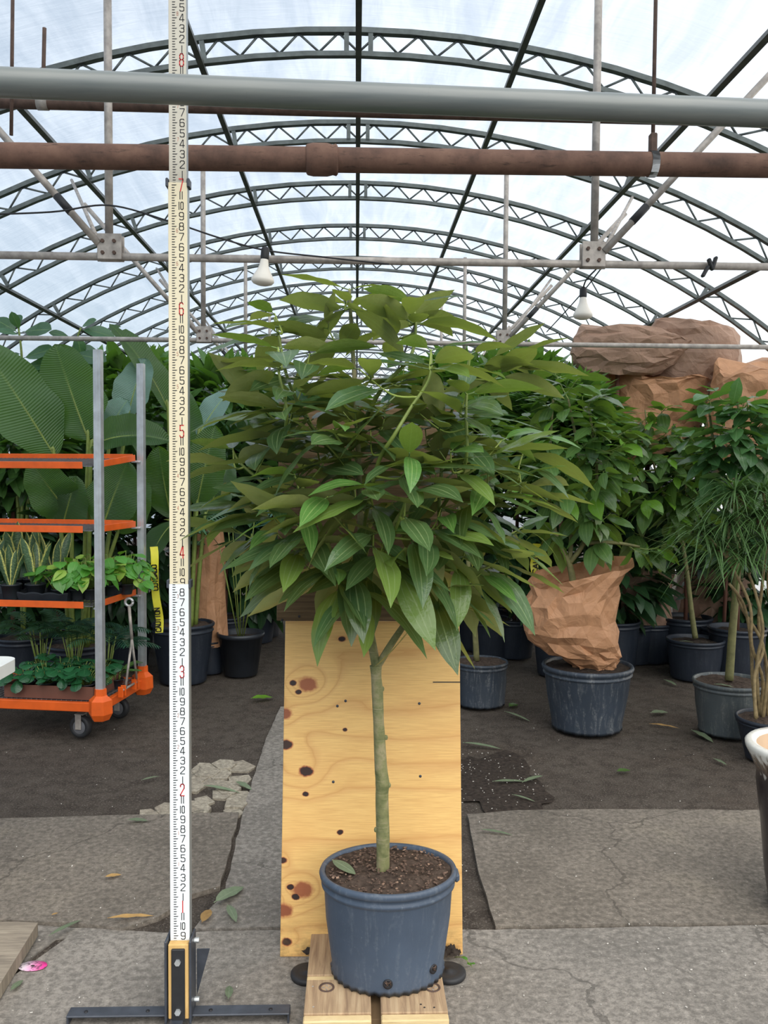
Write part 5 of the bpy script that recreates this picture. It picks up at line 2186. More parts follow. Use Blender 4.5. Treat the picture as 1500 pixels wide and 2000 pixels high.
def trunk_limbs(t, px_pts, Y, r0, mat, forks, rg, n=5):
    """main trunk through px points, plus forks given as px lists"""
    out = []
    pts = smoothline([P(x, y, Y) if len(q) == 2 else P(x, y, Y + q[2]) for q in px_pts for x, y in [q[:2]]], n)
    MB().tube(pts, [r0 * (1 - .35 * i / (len(pts) - 1)) for i in range(len(pts))], 10).build('trunk', M[mat], t)
    out += pts[len(pts) // 2:]
    for fk in forks:
        fp = smoothline([P(q[0], q[1], Y + (q[2] if len(q) > 2 else 0)) for q in fk], n)
        MB().tube(fp, [r0 * .6 * (1 - .6 * i / (len(fp) - 1)) for i in range(len(fp))], 8).build('branch', M[mat], t)
        out += fp
    return out


# ---- tree in the paper-wrapped pot (right of the plywood)
t, c, h = pot_from_px(('wrapped_tree', 'bushy green tree in a scuffed dark pot topped with crumpled kraft paper', 'potted tree', None),
                      1145, 1441, 1297, 172, 138, 'pot_dark', 'soil_dark', 30, .95)
YR1 = c.y
lp = trunk_limbs(t, [(1128, 1290), (1126, 1200), (1116, 1118), (1104, 1085)], YR1, .024, 'bark_bg',
                 [[(1104, 1090), (1085, 1040, -.02), (1070, 960, -.02), (1075, 860), (1080, 780)], [(1112, 1100), (1140, 1060, -.03), (1160, 990, -.02), (1165, 900), (1150, 800)],
                  [(1140, 1060, -.03), (1200, 1060, -.1), (1250, 1068, -.14)], [(1112, 1100), (1120, 1000, .1), (1130, 900, .15), (1110, 780, .1)]], rgb)
kx = YR1 / FPX
n1 = canopy_shoots(t, lp, P(1118, 890, YR1 + .02), (132 * kx, .36, 182 * kx), 40, 7, .185, LEAF_BG, rgb, .2, 'stem', (.5, 1.0), .004, True)
for tip, dz in (((1262, 1072), -.14), ((1300, 1062), -.16)):
    shoot(t, lp[-20], P(tip[0], tip[1], YR1 + dz), 8, LEAF_BG, .15, P(1150, 1000, YR1), .004, .35, None, rgb, 'stem')


def paper_sheet(name, label, rows, Y, mat, parent=None, depth=.8, amp=.02, cell=9.0, lip=None, nu=22, sub=2, cap=False, cat='paper wrap', seed=0.0, group=None, lipk=2.2, jit=.6):
    """crumpled paper skin through rows of (centre px, py, half width px[, y shift]) from the top down"""
    ctr = []
    for q in rows:
        p = P(q[0], q[1], Y)
        p.y += q[3] if len(q) > 3 else 0
        ctr.append((p, q[2] * Y / FPX))
    cp = smoothline([p for p, r in ctr], sub)
    rr = []
    for i in range(len(ctr) - 1):
        for k in range(sub):
            s = k / sub
            rr.append(ctr[i][1] + (ctr[i + 1][1] - ctr[i][1]) * s)
    rr.append(ctr[-1][1])
    nv = len(cp) - 1
    m = MB()

    rgp = random.Random(int(seed * 10) + int(rows[0][0]))
    V = []
    for j in range(nv + 1):
        p, r = cp[j], rr[j]
        for i in range(nu):
            an = 2 * pi * (i + .5 * (j % 2) + rgp.uniform(-.42, .42)) / nu
            q = Vector((p.x + cos(an) * r, p.y + sin(an) * r * depth, p.z))
            v = j / nv
            if lip is not None:
                q.z += lip(an) * max(0, 1 - v * lipk)
            nrm = Vector((cos(an), sin(an) / depth, 0)).normalized()
            q += nrm * amp * (jit * rgp.uniform(-1, 1) + 1.1 * nz(q, cell * .4, seed + 3))
            q.z += rgp.uniform(-.3, .3) * amp * (1 if 0 < j < nv else .4)
            V.append(q)
    F = []
    for j in range(nv):
        for i in range(nu):
            i2 = (i + 1) % nu
            a_, b_, c_, d_ = j * nu + i, j * nu + i2, (j + 1) * nu + i2, (j + 1) * nu + i
            if j % 2:
                F += [(a_, d_, c_), (a_, c_, b_)]
            else:
                F += [(a_, d_, b_), (b_, d_, c_)]
    m.add(V, F, False)
    if cap:
        n0 = len(m.v)
        topc = cp[0] + Vector((0, 0, .02))
        o = n0
        m.v.append(tuple(topc))
        for k in range(nu):
            m.f.append((o, k, (k + 1) % nu))
            m.sm.append(False)
        m.uv[o] = (0, 0)
    if parent is not None:
        return m.build(name, M[mat], parent)
    b = cp[-1]
    o = m.build(name, M[mat], None, b)
    return tag(o, label, cat, group)


def wave_lip(an):
    return .10 * cos(an) + .03 * sin(an) + .015 * sin(5 * an)


paper_sheet('kraft_wrap', '', [(1140, 1128, 100), (1126, 1155, 92), (1118, 1195, 89), (1117, 1235, 86), (1130, 1265, 76), (1152, 1282, 60), (1162, 1298, 46), (1160, 1308, 38)], YR1 - .02, 'kraft', t,
            .78, .034, 6.0, lambda an: .045 + .055 * cos(an) + .02 * sin(an) + .012 * sin(3 * an), 22, 2)

# ---- slim tree in the grey pot against the plywood
t, c, h = pot_from_px(('potted_tree', 'slim tree in a streaked dark pot, half hidden by the plywood edge', 'potted tree', None), 938, 1387, 1290, 104, 96, 'pot_dark', 'soil', 30, .97)
YR2 = c.y
lp = trunk_limbs(t, [(931, 1290), (926, 1210), (918, 1150), (912, 1050)], YR2, .019, 'bark_bg', [[(915, 1080), (935, 980), (940, 850)], [(915, 1080), (895, 980), (890, 860)]], rgb)
canopy_shoots(t, lp, P(925, 850, YR2), (90 * YR2 / FPX, .3, 130 * YR2 / FPX), 20, 7, .18, LEAF_BG, rgb, .25, 'stem', (.5, 1.0))

# ---- dark pot with tree behind, right
t, c, h = pot_from_px(('potted_tree', 'bushy tree with a thin bent trunk in a small blue-black pot on the right', 'potted tree', None), 1356, 1333, 1247, 108, 92, 'pot_black', 'soil_dark', 0, .9)
YR3 = c.y
lp = trunk_limbs(t, [(1358, 1246), (1350, 1190), (1342, 1120), (1330, 1040)], YR3, .020, 'bark_bg', [[(1335, 1070), (1300, 980), (1270, 880), (1260, 800)], [(1335, 1070), (1340, 960), (1330, 850)],
                                                                                                  [(1335, 1060), (1380, 980), (1400, 880)]], rgb)
canopy_shoots(t, lp, P(1292, 915, YR3 - .35), (132 * YR3 / FPX, .36, 130 * YR3 / FPX), 40, 7, .20, LEAF_BG, rgb, .2, 'stem', (.5, 1.0), .004, True)
o = link('fallen_leaf', FL['oldleaf'], None)
o.matrix_world = frame(Vector((1, .1, 0)), UPV, P(1328, 1250, YR3 - .1), .11)
o.location.z = h * .93 + .02
tag(o, 'pale leaf lying on the soil of the small blue-black pot', 'leaf')

# ---- tree in the dusty grey pot
t, c, h = pot_from_px(('potted_tree', 'glossy tree with a pale green trunk in the dusty grey pot at the right', 'potted tree', None), 1424, 1447, 1328, 140, 118, 'pot_grey', 'soil', 30, .95)
YR4 = c.y
lp = trunk_limbs(t, [(1424, 1328), (1430, 1240), (1437, 1150), (1440, 1040), (1436, 950)], YR4, .0235, 'bark_bg',
                 [[(1438, 1000), (1400, 900), (1385, 800)], [(1438, 990), (1450, 880), (1440, 780)], [(1438, 1000), (1490, 900), (1510, 820)]], rgb)
canopy_shoots(t, lp, P(1440, 850, YR4), (112 * YR4 / FPX, .30, 105 * YR4 / FPX), 36, 7, .175, LEAF_BL, rgb, .15, 'stem', (.5, 1.0), .004, True)
o = link('fallen_leaf', FL['oldleaf'], None)
o.matrix_world = frame(Vector((1, -.25, 0)), UPV, Vector((P(1390, 1330, c.y - .09).x, c.y - .12, h * .95 + .022)), .105)
tag(o, 'pale green leaf lying on the soil of the dusty grey pot', 'leaf')


# ---- dracaena: several bare canes topped with grassy rosettes
def rosette(t, c, n, L, w, rg, mat='grass', up=.5):
    m = MB()
    for k in range(n):
        an = rg.uniform(0, 2 * pi)
        el = rg.uniform(-.35, 1.0) * (1 if rg.random() < .8 else .4) + up * .3
        d = Vector((cos(an), sin(an), el)).normalized()
        l = L * rg.uniform(.7, 1.1)
        side = d.cross(UPV).normalized() * w * .5
        g = rg.uniform(.25, .8)
        pr = []
        for j in range(5):
            s = j / 4
            p = c + d * l * s + Vector((0, 0, -g * l * s * s))
            ww = side * (1 - s ** 2.2) if s > 0 else side * .6
            pr.append((p - ww, p + ww))
        vs, uv = [], []
        for j, (a, b) in enumerate(pr):
            vs += [a, b]
            uv += [(0, j / 4), (1, j / 4)]
        m.add(vs, [(2 * j, 2 * j + 1, 2 * j + 3, 2 * j + 2) for j in range(4)], True, uv)
    o = m.build('leaf_rosette', M[mat], t)
    o['kind'] = 'stuff'
    return o


t, c, h = pot_from_px(('dracaena', 'grassy-leaved dracaena with many bare canes in a dark pot at the right edge', 'potted plant', None), 1506, 1497, 1400, 134, 100, 'pot_black', 'soil', 0, .93)
YR5 = c.y
canes = [[(1478, 1402), (1470, 1330), (1466, 1250), (1452, 1180), (1424, 1140)], [(1484, 1400), (1478, 1300), (1490, 1230), (1476, 1160), (1462, 1120)], [(1476, 1404), (1474, 1320), (1490, 1260), (1450, 1190), (1440, 1160)],
         [(1500, 1404), (1497, 1300), (1482, 1220), (1488, 1150), (1494, 1090)], [(1490, 1406), (1500, 1320), (1512, 1240), (1500, 1140), (1506, 1060)], [(1515, 1400), (1505, 1300), (1520, 1180), (1528, 1080)],
         [(1482, 1402), (1490, 1330), (1468, 1260), (1464, 1180), (1420, 1090)]]
tops = []
for k, cn in enumerate(canes):
    pts = smoothline([P(x, y, YR5 + .05 * sin(k * 2.3 + i)) for i, (x, y) in enumerate(cn)], 5)
    MB().tube(pts, [.0095 * (1 - .25 * i / len(pts)) for i in range(len(pts))], 8).build('cane', M['cane'], t)
    tops.append(pts[-1])
for (x, y, dy) in ((1400, 1075, .0), (1425, 1020, .05), (1455, 1090, -.05), (1478, 1010, 0), (1500, 1060, -.05), (1435, 960, .08), (1370, 1040, .1), (1490, 960, .05), (1515, 1000, 0)):
    q = P(x, y, YR5 + dy)
    a = min(tops, key=lambda p: (p - q).length)
    if (a - q).length > .01:
        MB().tube([a, a.lerp(q, .5) + Vector((0, 0, .01)), q], .007, 6).build('cane', M['cane'], t)
    rosette(t, q, 110, .34, .0095, rgb)

# ---- glazed pot at the right edge
gz = .55
gy = 2.66
gl = P(1466, 1462, gy)
gc = Vector((gl.x + .205, gy, 0))
t = NT('dark_glaze')
co = t.coord('Object')
sp = t.n('SeparateXYZ')
t.l(co, sp.inputs[0])
drip = t.noise(t.coord('Object', (14, 14, 1.5)), 3, 4, .6)
kk = t.math('MULTIPLY_ADD', drip, .16, sp.outputs[2])
col = t.ramp(t.math('SUBTRACT', kk, .05), [(.47, lin(40, 33, 36)), (.50, lin(70, 54, 46)), (.535, lin(120, 102, 84)), (.56, lin(228, 224, 214))])
wp = t.noise(co, 9, 3)
col = t.mix(t.ramp(wp, [(.66, 0.0), (.7, .8)]), col, lin(214, 206, 196))
M['glaze'] = t.done(t.bsdf(col, .18, 0, t.bump(drip, .2, .01), .6))
M['clayin'] = simple('tan_pot_lining', lin(204, 176, 146), .7, 0, .1, 8)
gp = thing('glazed_pot', 'tall dark brown glazed pot with a white dripped rim at the right edge', 'pot', gc)
MB().lathe([(.115, 0), (.118, .01), (.135, .12), (.152, .30), (.168, .42), (.166, .455), (.185, .50), (.203, .535), (.204, .548), (.196, .556), (.176, .553), (.168, .545)], 40, gc).build('pot_body', M['glaze'], gp)
MB().lathe([(.168, .545), (.16, .50), (.14, .36), (.11, .05), (.001, .05)], 40, gc).build('pot_lining', M['clayin'], gp)

# ---- wrapped pots in the dark behind, right
def wrapped_pot(label, px, py_bot, py_top, py_wtop, w, mat='kraft_old', hw=None, seed=0.0, leafy_top=0):
    t, c, h = pot_from_px(('wrapped_pot', label, 'wrapped plant', 'paper-wrapped plants'), px, py_bot, py_top, w, w * .9, 'pot_black', 'soil_dark', 0, .9)
    hw = hw or w * .5
    paper_sheet('paper_wrap', '', [(px + 3, py_wtop, hw * .9), (px, py_wtop * .6 + py_top * .4, hw * 1.04), (px - 2, py_wtop * .2 + py_top * .8, hw * 1.06), (px, py_top + 10, hw * .98)], c.y, mat, t, .9, .03, 6.0,
                lambda an: .05 * sin(3 * an + seed), 18, 2, False, seed=seed)
    return t, c


tw1, cw1 = wrapped_pot('black-potted plant wrapped in brown paper with an open-mouthed paper bag over its top', 1263, 1298, 1214, 1050, 98, seed=1.0)
YW1 = cw1.y
wrapped_pot('brown paper-wrapped plant behind the small blue-black pot', 1400, 1290, 1250, 1070, 150, seed=4.0)
wrapped_pot('dark paper-wrapped plant in the shade left of the kraft-wrapped pot', 1012, 1250, 1180, 1060, 90, seed=7.0)
wrapped_pot('tall paper-wrapped plant standing behind the strelitzia pot', 408, 1318, 1250, 1040, 62, 'kraft', 30, seed=9.0)
t, c, h = pot_from_px(('nursery_pot', 'plain black nursery pot of gravelly soil behind the slim tree', 'pot', None), 925, 1272, 1184, 74, 66, 'pot_black', 'soil', 0, .97)


# ---- tall wrapped plants at the upper right
def tall_bag(label, rows, Y, lip, seed, mat='kraft_old', amp=.07, depth=.8, cap=False):
    b = P(rows[-1][0], rows[-1][1], Y)
    c = Vector((b.x, Y, 0))
    t = thing('paper_wrapped_plant', label, 'wrapped plant', c, 'tall paper-wrapped plants')
    paper_sheet('paper_bag', '', rows, Y, mat, t, depth, amp, 3.2, lip, 22, 3, cap, seed=seed, lipk=4.0, jit=.22)
    nursery_pot(t, c, .17, .2, .35, M['pot_black'], 1.0, 0, 'soil_dark', .9, False, 32)
    MB().tube([c + Vector((0, 0, .3)), Vector((b.x, Y, b.z + .2))], .016, 8).build('trunk', M['cardboard'], t)
    return t, c


tb1, _ = tall_bag('big kraft paper bag over a tall plant, with a folded flap, at the upper right', [(1240, 650, 112), (1236, 664, 122), (1226, 690, 118), (1216, 712, 100), (1206, 735, 70)], 6.25,
                  lambda an: .05 * cos(an) * -1 + .03 * sin(3 * an), 2.0, 'kraft_old', .05, .5, True)
tb2, _ = tall_bag('kraft paper bag hump rising behind the folded bag', [(1345, 634, 70), (1350, 650, 88), (1352, 700, 98), (1350, 760, 86), (1348, 800, 60)], 6.4, lambda an: -.04 * cos(an), 5.0, 'kraft_old', .05, .7, True)
paper_sheet('paper_bag', '', [(1288, 722, 100), (1284, 750, 106), (1275, 790, 98), (1268, 850, 84), (1264, 900, 60)], YW1, 'kraft', tw1, .85, .07, 3.2,
            lambda an: .10 * max(0, -cos(an)) + .13 * sin(an) + .03 * sin(4 * an), 24, 3, False, seed=8.0, lipk=4.0, jit=.3)
MB().tube([cw1 + Vector((0, 0, .3)), P(1264, 860, YW1)], .02, 8).build('trunk', M['cardboard'], tw1)
tb4, _ = tall_bag('rumpled kraft paper bag cut off by the right edge of the frame', [(1462, 716, 68), (1462, 740, 80), (1456, 790, 78), (1450, 850, 70), (1448, 900, 56)], 5.95,
                  lambda an: .08 * sin(an) + .04 * sin(3 * an), 11.0, 'kraft', .06, .85, True)


# ---- strelitzias: long paddle leaves on tall stalks
def paddle(t, base, tip, half, face, mat='banana', arch_=.12, fold=.25, tear=0.0, stalk_from=None, seed=0):
    base, tip = Vector(base), Vector(tip)
    ax = tip - base
    L = ax.length
    d = ax.normalized()
    n0 = Vector(face)
    n0 = (n0 - d * n0.dot(d)).normalized()
    side = d.cross(n0).normalized()
    m = MB()
    nv, nu = 26, 8
    vs, fs, uv = [], [], []
    for j in range(nv + 1):
        s = j / nv
        w = half * (min(1, s * 3.2 + .06)) ** .6 * (1 - s ** 3.5) ** .6 * (1 + .03 * sin(s * 20 + seed))
        sp_ = base + ax * s + n0 * (arch_ * L * (s - s * s) * 4) * .5
        for i in range(nu + 1):
            u = i / nu
            x = u * 2 - 1
            hh = fold * abs(x) * w + .05 * half * sin(s * 14 + x * 3 + seed) * abs(x)
            vs.append(sp_ + side * x * w * .97 + n0 * hh)
            uv.append((u, s))
    for j in range(nv):
        for i in range(nu):
            if tear and i >= nu - 2 and abs(j / nv - tear) < .02:
                continue
            fs.append((j * (nu + 1) + i, j * (nu + 1) + i + 1, (j + 1) * (nu + 1) + i + 1, (j + 1) * (nu + 1) + i))
    m.add(vs, fs, True, uv)
    lf = m.build('leaf', M[mat], t)
    rib = [base + ax * s + n0 * (arch_ * L * (s - s * s) * 2) - n0 * .004 for s in (0, .25, .5, .75, .95)]
    MB().tube(smoothline(rib, 4), [.009 * (1 - .045 * i) for i in range(17)], 6).build('midrib', M['stem'], lf)
    if stalk_from is not None:
        a = Vector(stalk_from)
        pts = smoothline([a, a.lerp(base, .5) + Vector((0, 0, .05)), base, base + ax * .05], 5)
        MB().tube(pts, [.017 * (1 - .5 * i / (len(pts) - 1)) for i in range(len(pts))], 8).build('stalk', M['stem'], t)
    return lf


paddle(tw1, P(1290, 800, YW1 + .02), P(1315, 700, YW1 + .08), .16, (.1, -1, .2), 'banana', .1, .15, 0, None, 3)
t, c, h = pot_from_px(('strelitzia', 'strelitzia with upright paddle leaves in the black pot behind the rod', 'potted plant', 'strelitzias'), 358, 1340, 1216, 118, 92, 'pot_black', 'soil', 0, .95)
YS = c.y
TOW = Vector((0, -1, .1))
soilp = lambda dx, dy: Vector((c.x + dx, c.y + dy, h * .95))
paddle(t, P(328, 800, YS - .05), P(214, 632, YS - .1), .125, (.75, -.55, .3), 'banana', .14, .30, .9, soilp(-.04, 0), 1)
paddle(t, P(388, 850, YS + .1), P(452, 760, YS + .3), .12, (-.2, -.75, .65), 'banana_pale', .1, .2, 0, soilp(.05, .03), 2)
paddle(t, P(385, 985, YS - .05), P(420, 830, YS - .1), .15, (.1, -1, .2), 'banana', .1, .2, 0, soilp(.06, -.03), 3)
paddle(t, P(335, 1010, YS - .1), P(310, 870, YS - .2), .14, (-.1, -1, .0), 'banana', .1, .15, 0, soilp(-.05, -.04), 4)
paddle(t, P(340, 1020, YS - .12), P(292, 1100, YS - .32), .10, (-.2, -.6, .7), 'banana', .2, .2, 0, soilp(-.02, -.06), 5)
paddle(t, P(372, 960, YS + .1), P(360, 760, YS + .2), .14, (.1, -1, .1), 'banana', .1, .2, 0, soilp(.01, .06), 6)
paddle(t, P(400, 1010, YS), P(450, 900, YS + .15), .12, (.2, -1, .2), 'banana', .15, .2, 0, soilp(.08, .02), 7)

ys2 = NP.y + .95
t = thing('strelitzia', 'big-leaved strelitzia standing behind the plant trolley', 'potted plant', (P(150, 1000, ys2).x, ys2, 0), 'strelitzias')
cs = Vector((P(150, 1000, ys2).x, ys2, 0))
nursery_pot(t, cs, .15, .19, .34, M['pot_black'], 1.0, 0, 'soil', .94, False, 40)
sp2 = lambda dx, dy: cs + Vector((dx, dy, .32))
paddle(t, P(106, 890, ys2 - .1), P(-40, 668, ys2 - .25), .21, (.45, -.85, .2), 'banana', .08, .12, 0, sp2(-.05, 0), 1)
paddle(t, P(172, 858, ys2 - .05), P(108, 672, ys2 - .05), .215, (-.1, -1, .1), 'banana', .05, .08, 0, sp2(.03, 0), 2)
paddle(t, P(178, 872, ys2 - .1), P(335, 862, ys2 - .1), .13, (.05, -.85, .55), 'banana', .35, .5, 0, sp2(.06, 0), 3)
paddle(t, P(250, 815, ys2 + .2), P(285, 700, ys2 + .3), .14, (-.15, -.95, .4), 'banana_pale', .1, .3, 0, sp2(.08, .06), 4)
paddle(t, P(215, 850, ys2 + .1), P(250, 780, ys2 + .1), .13, (0, -.7, .7), 'banana_pale', .15, .4, 0, sp2(.07, .04), 9)
paddle(t, P(140, 1010, ys2 - .1), P(60, 900, ys2 - .3), .15, (0, -.95, .2), 'banana', .1, .15, 0, sp2(-.02, -.05), 5)
paddle(t, P(200, 1030, ys2 - .1), P(250, 900, ys2 - .1), .17, (.1, -.95, .2), 'banana', .1, .15, 0, sp2(.02, -.05), 6)
paddle(t, P(120, 1040, ys2 - .1), P(150, 930, ys2 - .2), .14, (.1, -.95, .1), 'banana', .1, .15, 0, sp2(.0, -.05), 7)
paddle(t, P(230, 1040, ys2), P(280, 930, ys2 - .05), .15, (.1, -.95, .1), 'banana', .1, .15, 0, sp2(.06, -.02), 8)

# ---- rubber tree behind the second tie bar
RUB = [leaf_mesh('leaf', M['rubber'], .27, b_, .15, .05, .1, 4, 9, .1, .03, b_, .6) for b_ in (.08, .2, .35)]
yr = 5.75
t = thing('rubber_tree', 'rubber tree with oval leaves rising above the second tie bar at the left', 'potted plant', (P(42, 900, yr).x, yr, 0))
cr_ = Vector((P(42, 900, yr).x, yr, 0))
nursery_pot(t, cr_, .15, .18, .32, M['pot_black'], 1.0, 0, 'soil_dark', .94, False, 32)
stems = [[(42, 900), (43, 760), (42, 690), (36, 640)], [(60, 900), (100, 760), (135, 700), (158, 640)], [(30, 900), (10, 760), (-10, 700), (-20, 650)]]
for st in stems:
    pts = smoothline([cr_ + Vector((0, 0, .3))] + [P(x, y, yr) for x, y in st], 5)
    MB().tube(pts, [.014 * (1 - .6 * i / len(pts)) for i in range(len(pts))], 7).build('stem', M['stem'], t)
RL = [(36, 642, 30, 612), (40, 645, 24, 618), (44, 648, 92, 640), (40, 655, 0, 640), (36, 650, -8, 622), (44, 700, 96, 680), (42, 690, 10, 700), (44, 720, 90, 705), (42, 740, 0, 760),
      (150, 650, 158, 690), (156, 645, 216, 644), (140, 660, 100, 648), (150, 672, 200, 690), (158, 640, 180, 622), (130, 690, 150, 720), (125, 700, 80, 690), (120, 712, 170, 705), (140, 690, 200, 700),
      (-10, 690, 30, 700), (0, 720, 40, 740), (100, 740, 60, 720), (60, 800, 20, 780), (70, 780, 110, 770)]
for (x0, y0, x1, y1) in RL:
    A = P(x0, y0, yr); B = P(x1, y1, yr + rgb.uniform(-.12, .12))
    place('leaf', rgb.choice(RUB), t, frame(B - A, Vector((rgb.uniform(-.3, .3), -.75, .6)), A, max(.13, (B - A).length * 1.1)))

# ---- bamboo palm in the dark left of the weathered panel
t, c, h = pot_from_px(('bamboo_palm', 'bamboo palm with yellow canes in a black pot left of the weathered panel', 'palm', None), 508, 1248, 1172, 82, 72, 'pot_black', 'soil', 0, .98)
for k in range(16):
    an = rgb.uniform(0, 2 * pi)
    b = c + Vector((cos(an) * .07, sin(an) * .07, h * .97))
    hh = rgb.uniform(.25, .95)
    e = b + Vector((cos(an) * hh * .22, sin(an) * hh * .22, hh))
    MB().tube([b, b.lerp(e, .5), e], .0055, 6).build('cane', M['tape'] if k % 4 == 0 else M['cane'], t)
    m = MB()
    frond_mb(m, e, Vector((cos(an), sin(an), .5)), .36, 16, .018, .16, .6)
    m.build('frond', M['palm'], t)
# low grey bench rail behind it
bz = P(450, 1148, c.y + .5).z
bench = thing('mesh_bench', 'low grey metal bench edge in the dark behind the bamboo palm', 'bench', (c.x, c.y + .5, 0))
MB().bbox((c.x, c.y + .5, bz), (1.3, .02, .06), .004).build('rail', M['galv_old'], bench)
gm = MB()
for k in range(30):
    gm.box((c.x - .64 + k * .044, c.y + .9, bz + .01), (.006, .8, .006))
gm.build('mesh_top', M['wire'], bench)['kind'] = 'stuff'
for sx_ in (-.6, .6):
    for yy in (.52, 1.28):
        MB().bbox((c.x + sx_, c.y + yy, bz / 2), (.04, .04, bz), .003).build('leg', M['galv_old'], bench)


# ---- bushes further back, one object each
def far_bush(label, px, py_c, Y, rx, rz, n, L, mat='leaf_far', ry=None, wr=.22, group='bushes further back', name='leafy_bush', seed=0):
    rg = random.Random(seed + int(px) * 7 + int(py_c))
    cc_ = P(px, py_c, Y)
    k = Y / FPX
    rx, rz = rx * k, rz * k
    ry = ry or rx * .8
    c = Vector((cc_.x, Y, 0))
    t = thing(name, label, 'bush', c, group)
    nursery_pot(t, c, .14, .17, .3, M['pot_black'], 1.0, 0, 'soil_dark', .94, False, 24)
    MB().tube([c + Vector((0, 0, .28)), c + Vector((.02, 0, max(.4, cc_.z - rz * .3)))], .014, 7).build('trunk', M['cardboard'], t)
    m = MB()
    n = int(n * 1.7)
    L *= 1.1
    for i in range(n):
        d = Vector((rg.gauss(0, 1), rg.gauss(0, 1), rg.gauss(0, 1))).normalized()
        s = rg.uniform(.45, 1) ** .5
        p = cc_ + Vector((d.x * rx * s, d.y * ry * s, d.z * rz * s))
        if p.z < .1:
            continue
        dd = (d + Vector((rg.uniform(-.8, .8), rg.uniform(-.8, .8), rg.uniform(-.6, .4)))).normalized()
        up = Vector((rg.uniform(-.5, .5), rg.uniform(-.5, .5), 1))
        x = dd.cross(up).normalized()
        z = x.cross(dd)
        l = L * rg.uniform(.7, 1.2)
        w = l * wr
        pts = [p, p + dd * l * .4 - x * w + z * w * .2, p + dd * l * .45, p + dd * l * .4 + x * w + z * w * .2, p + dd * l * .75 - x * w * .6 - z * l * .04, p + dd * l * .78 - z * l * .05, p + dd * l * .75 + x * w * .6 - z * l * .04, p + dd * l - z * l * .14]
        m.add(pts, [(0, 2, 1), (0, 3, 2), (1, 2, 5, 4), (2, 3, 6, 5), (4, 5, 7), (5, 6, 7)], True,
              [(.5, 0), (0, .4), (.5, .45), (1, .4), (0, .75), (.5, .78), (1, .75), (.5, 1)])
    o = m.build('foliage', M[mat], t)
    o['kind'] = 'stuff'
    return t


far_bush('dark leafy bush behind the top shelf of the trolley, at the left edge', 20, 860, 5.9, 110, 110, 420, .20, 'leaf_far')
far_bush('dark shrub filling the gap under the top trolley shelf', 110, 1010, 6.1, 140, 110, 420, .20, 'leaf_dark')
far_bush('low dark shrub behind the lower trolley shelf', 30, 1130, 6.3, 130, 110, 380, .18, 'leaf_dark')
far_bush('pale grey-green bush behind the strelitzia, left of the rod', 260, 800, 6.9, 110, 90, 420, .22, 'leaf_far')
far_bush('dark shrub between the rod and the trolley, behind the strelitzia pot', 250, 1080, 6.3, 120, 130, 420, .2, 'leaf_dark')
far_bush('light green bush seen between the rod and the tree', 440, 800, 7.4, 90, 75, 420, .22, 'leaf_far')
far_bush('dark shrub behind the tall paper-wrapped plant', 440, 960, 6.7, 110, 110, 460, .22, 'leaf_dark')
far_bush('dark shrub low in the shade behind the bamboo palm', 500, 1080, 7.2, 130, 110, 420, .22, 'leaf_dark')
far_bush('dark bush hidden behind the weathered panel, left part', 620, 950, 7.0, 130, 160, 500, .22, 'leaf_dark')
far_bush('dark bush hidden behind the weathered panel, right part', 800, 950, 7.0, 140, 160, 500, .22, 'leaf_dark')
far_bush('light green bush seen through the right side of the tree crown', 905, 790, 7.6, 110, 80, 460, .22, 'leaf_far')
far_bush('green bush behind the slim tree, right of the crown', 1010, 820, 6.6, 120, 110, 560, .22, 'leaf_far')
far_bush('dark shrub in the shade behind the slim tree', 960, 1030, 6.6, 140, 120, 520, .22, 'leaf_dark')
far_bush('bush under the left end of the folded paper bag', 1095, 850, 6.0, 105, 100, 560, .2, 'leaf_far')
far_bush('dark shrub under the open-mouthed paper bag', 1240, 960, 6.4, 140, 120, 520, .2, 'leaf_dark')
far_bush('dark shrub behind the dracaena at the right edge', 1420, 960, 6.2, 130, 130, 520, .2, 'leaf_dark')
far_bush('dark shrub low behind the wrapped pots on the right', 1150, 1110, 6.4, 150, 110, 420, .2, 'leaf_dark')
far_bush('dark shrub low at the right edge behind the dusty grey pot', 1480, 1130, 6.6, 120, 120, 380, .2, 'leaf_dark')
far_bush('distant bush at the far left below the third tie bar', 330, 800, 9.0, 120, 55, 420, .28, 'leaf_far')
far_bush('distant bush at the far end left of the ridge line', 440, 830, 11.5, 110, 45, 420, .30, 'leaf_far')
far_bush('distant bush at the far end on the ridge line', 640, 830, 12.5, 140, 45, 420, .32, 'leaf_far')
far_bush('distant bush at the far end right of the ridge line', 960, 830, 11.5, 120, 45, 420, .30, 'leaf_far')
far_bush('distant bush at the far right behind the paper bags', 1080, 830, 8.6, 110, 50, 460, .28, 'leaf_far')
palm_plant('spiky_palm', 'spiky palm top between the two trolley posts, far behind', Vector((P(240, 800, 7.2).x, 7.2, 0)), 8, .55, 1.75, 'palm', None, (.16, .3), .28, .02, .6, .5, 'blackplastic', 'stem', rgb)
palm_plant('spiky_palm', 'dark palm fronds left of the weathered panel above the bamboo canes', Vector((P(470, 900, 6.0).x, 6.0, 0)), 9, .45, .9, 'palm', None, (.16, .3), .2, .02, .7, .6, 'blackplastic', 'stem', rgb)


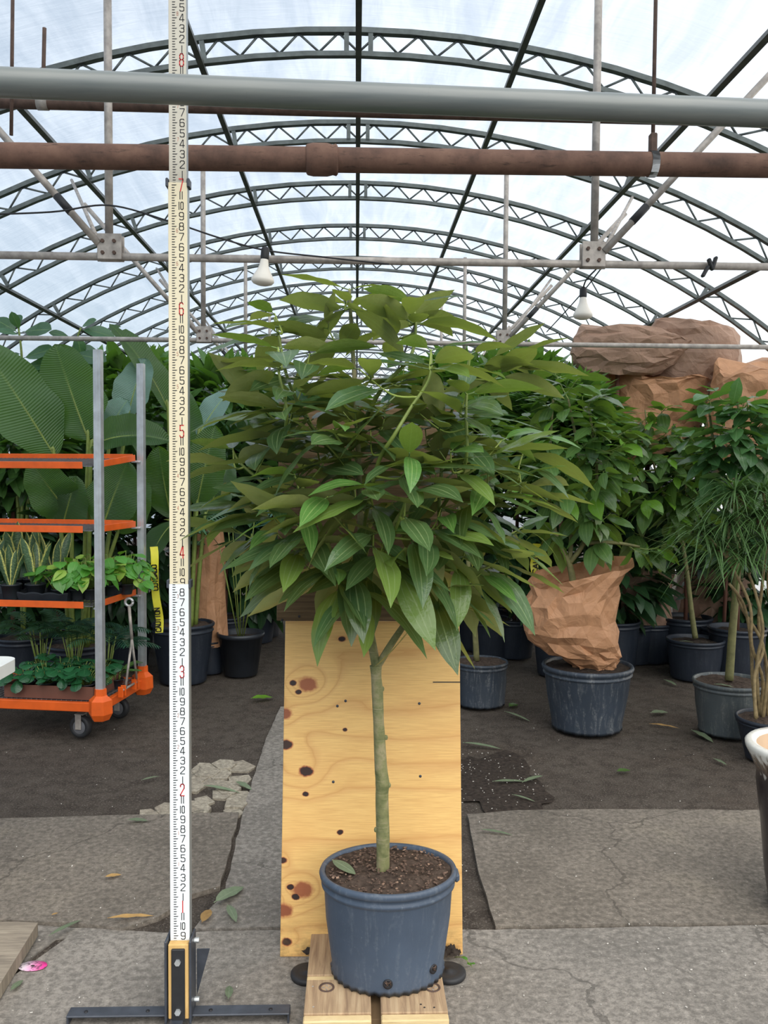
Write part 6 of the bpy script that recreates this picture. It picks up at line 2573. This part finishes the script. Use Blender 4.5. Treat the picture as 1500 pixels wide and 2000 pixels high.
# ---- caution tape
def tape_strip(label, p_top, p_bot, Y, wpx, words):
    a, b = P(p_top[0], p_top[1], Y), P(p_bot[0], p_bot[1], Y)
    ax = (a - b)
    L = ax.length
    up = ax.normalized()
    w = wpx * Y / FPX
    side = Vector((0, -1, 0)).cross(up).normalized() * -1
    if side.x < 0:
        side = -side
    m = MB()
    n = 16
    vs = []
    for k in range(n + 1):
        s = k / n
        off = Vector((.006 * sin(s * 9), .006 * sin(s * 14), 0))
        vs += [b + ax * s - side * w / 2 + off, b + ax * s + side * w / 2 + off + Vector((0, .006 * sin(s * 7), 0))]
    m.add(vs, [(2 * k, 2 * k + 1, 2 * k + 3, 2 * k + 2) for k in range(n)], True)
    o = m.build('caution_tape', M['tape'], None, b)
    tag(o, label, 'tape')
    for (wd, s0, s1) in words:
        gh = w * .62
        total = (s1 - s0) * L
        adv = total / len(wd)
        g = MB()
        for i, ch in enumerate(wd):
            p = b + up * (s0 * L + i * adv) + side * (gh * .5) + Vector((0, -.012, 0))
            glyph(g, ch, p, up, -side, gh, .0048 * w / .035, (adv * .78) / (.6 * gh))
        g.build('lettering', M['ink'], o)
    return o


tape_strip('yellow tape lettered CAUTION and CUIDADO hanging beside the trolley post', (299, 1068), (311, 1236), NP.y + .56, 15, [('CAUTION', .02, .30), ('CUIDADO', .50, .80)])
tape_strip('scrap of yellow caution tape under the right side of the tree crown', (1048, 1062), (1043, 1146), YR1 + .25, 16, [('CAU', .3, .7)])


# ---- small weed sprouting beside the platform
w0 = G(888, 1872)
wd = thing('weed_sprig', 'tiny green weed sprig on the concrete right of the platform', 'plant', w0)
sp_ = smoothline([w0 + Vector((0, 0, .004)), G(905, 1884) + Vector((0, 0, .02)), G(922, 1896) + Vector((0, 0, .012))], 5)
MB().tube(sp_, .0012, 5).build('stem', M['stem'], wd)
for k, i_ in enumerate((2, 4, 6, 8, 10)):
    place('leaf', HEART[k % 3], wd, frame(Vector((.4 if k % 2 else -.3, -.4 if k % 2 else .5, .3)), UPV, sp_[i_], .022))
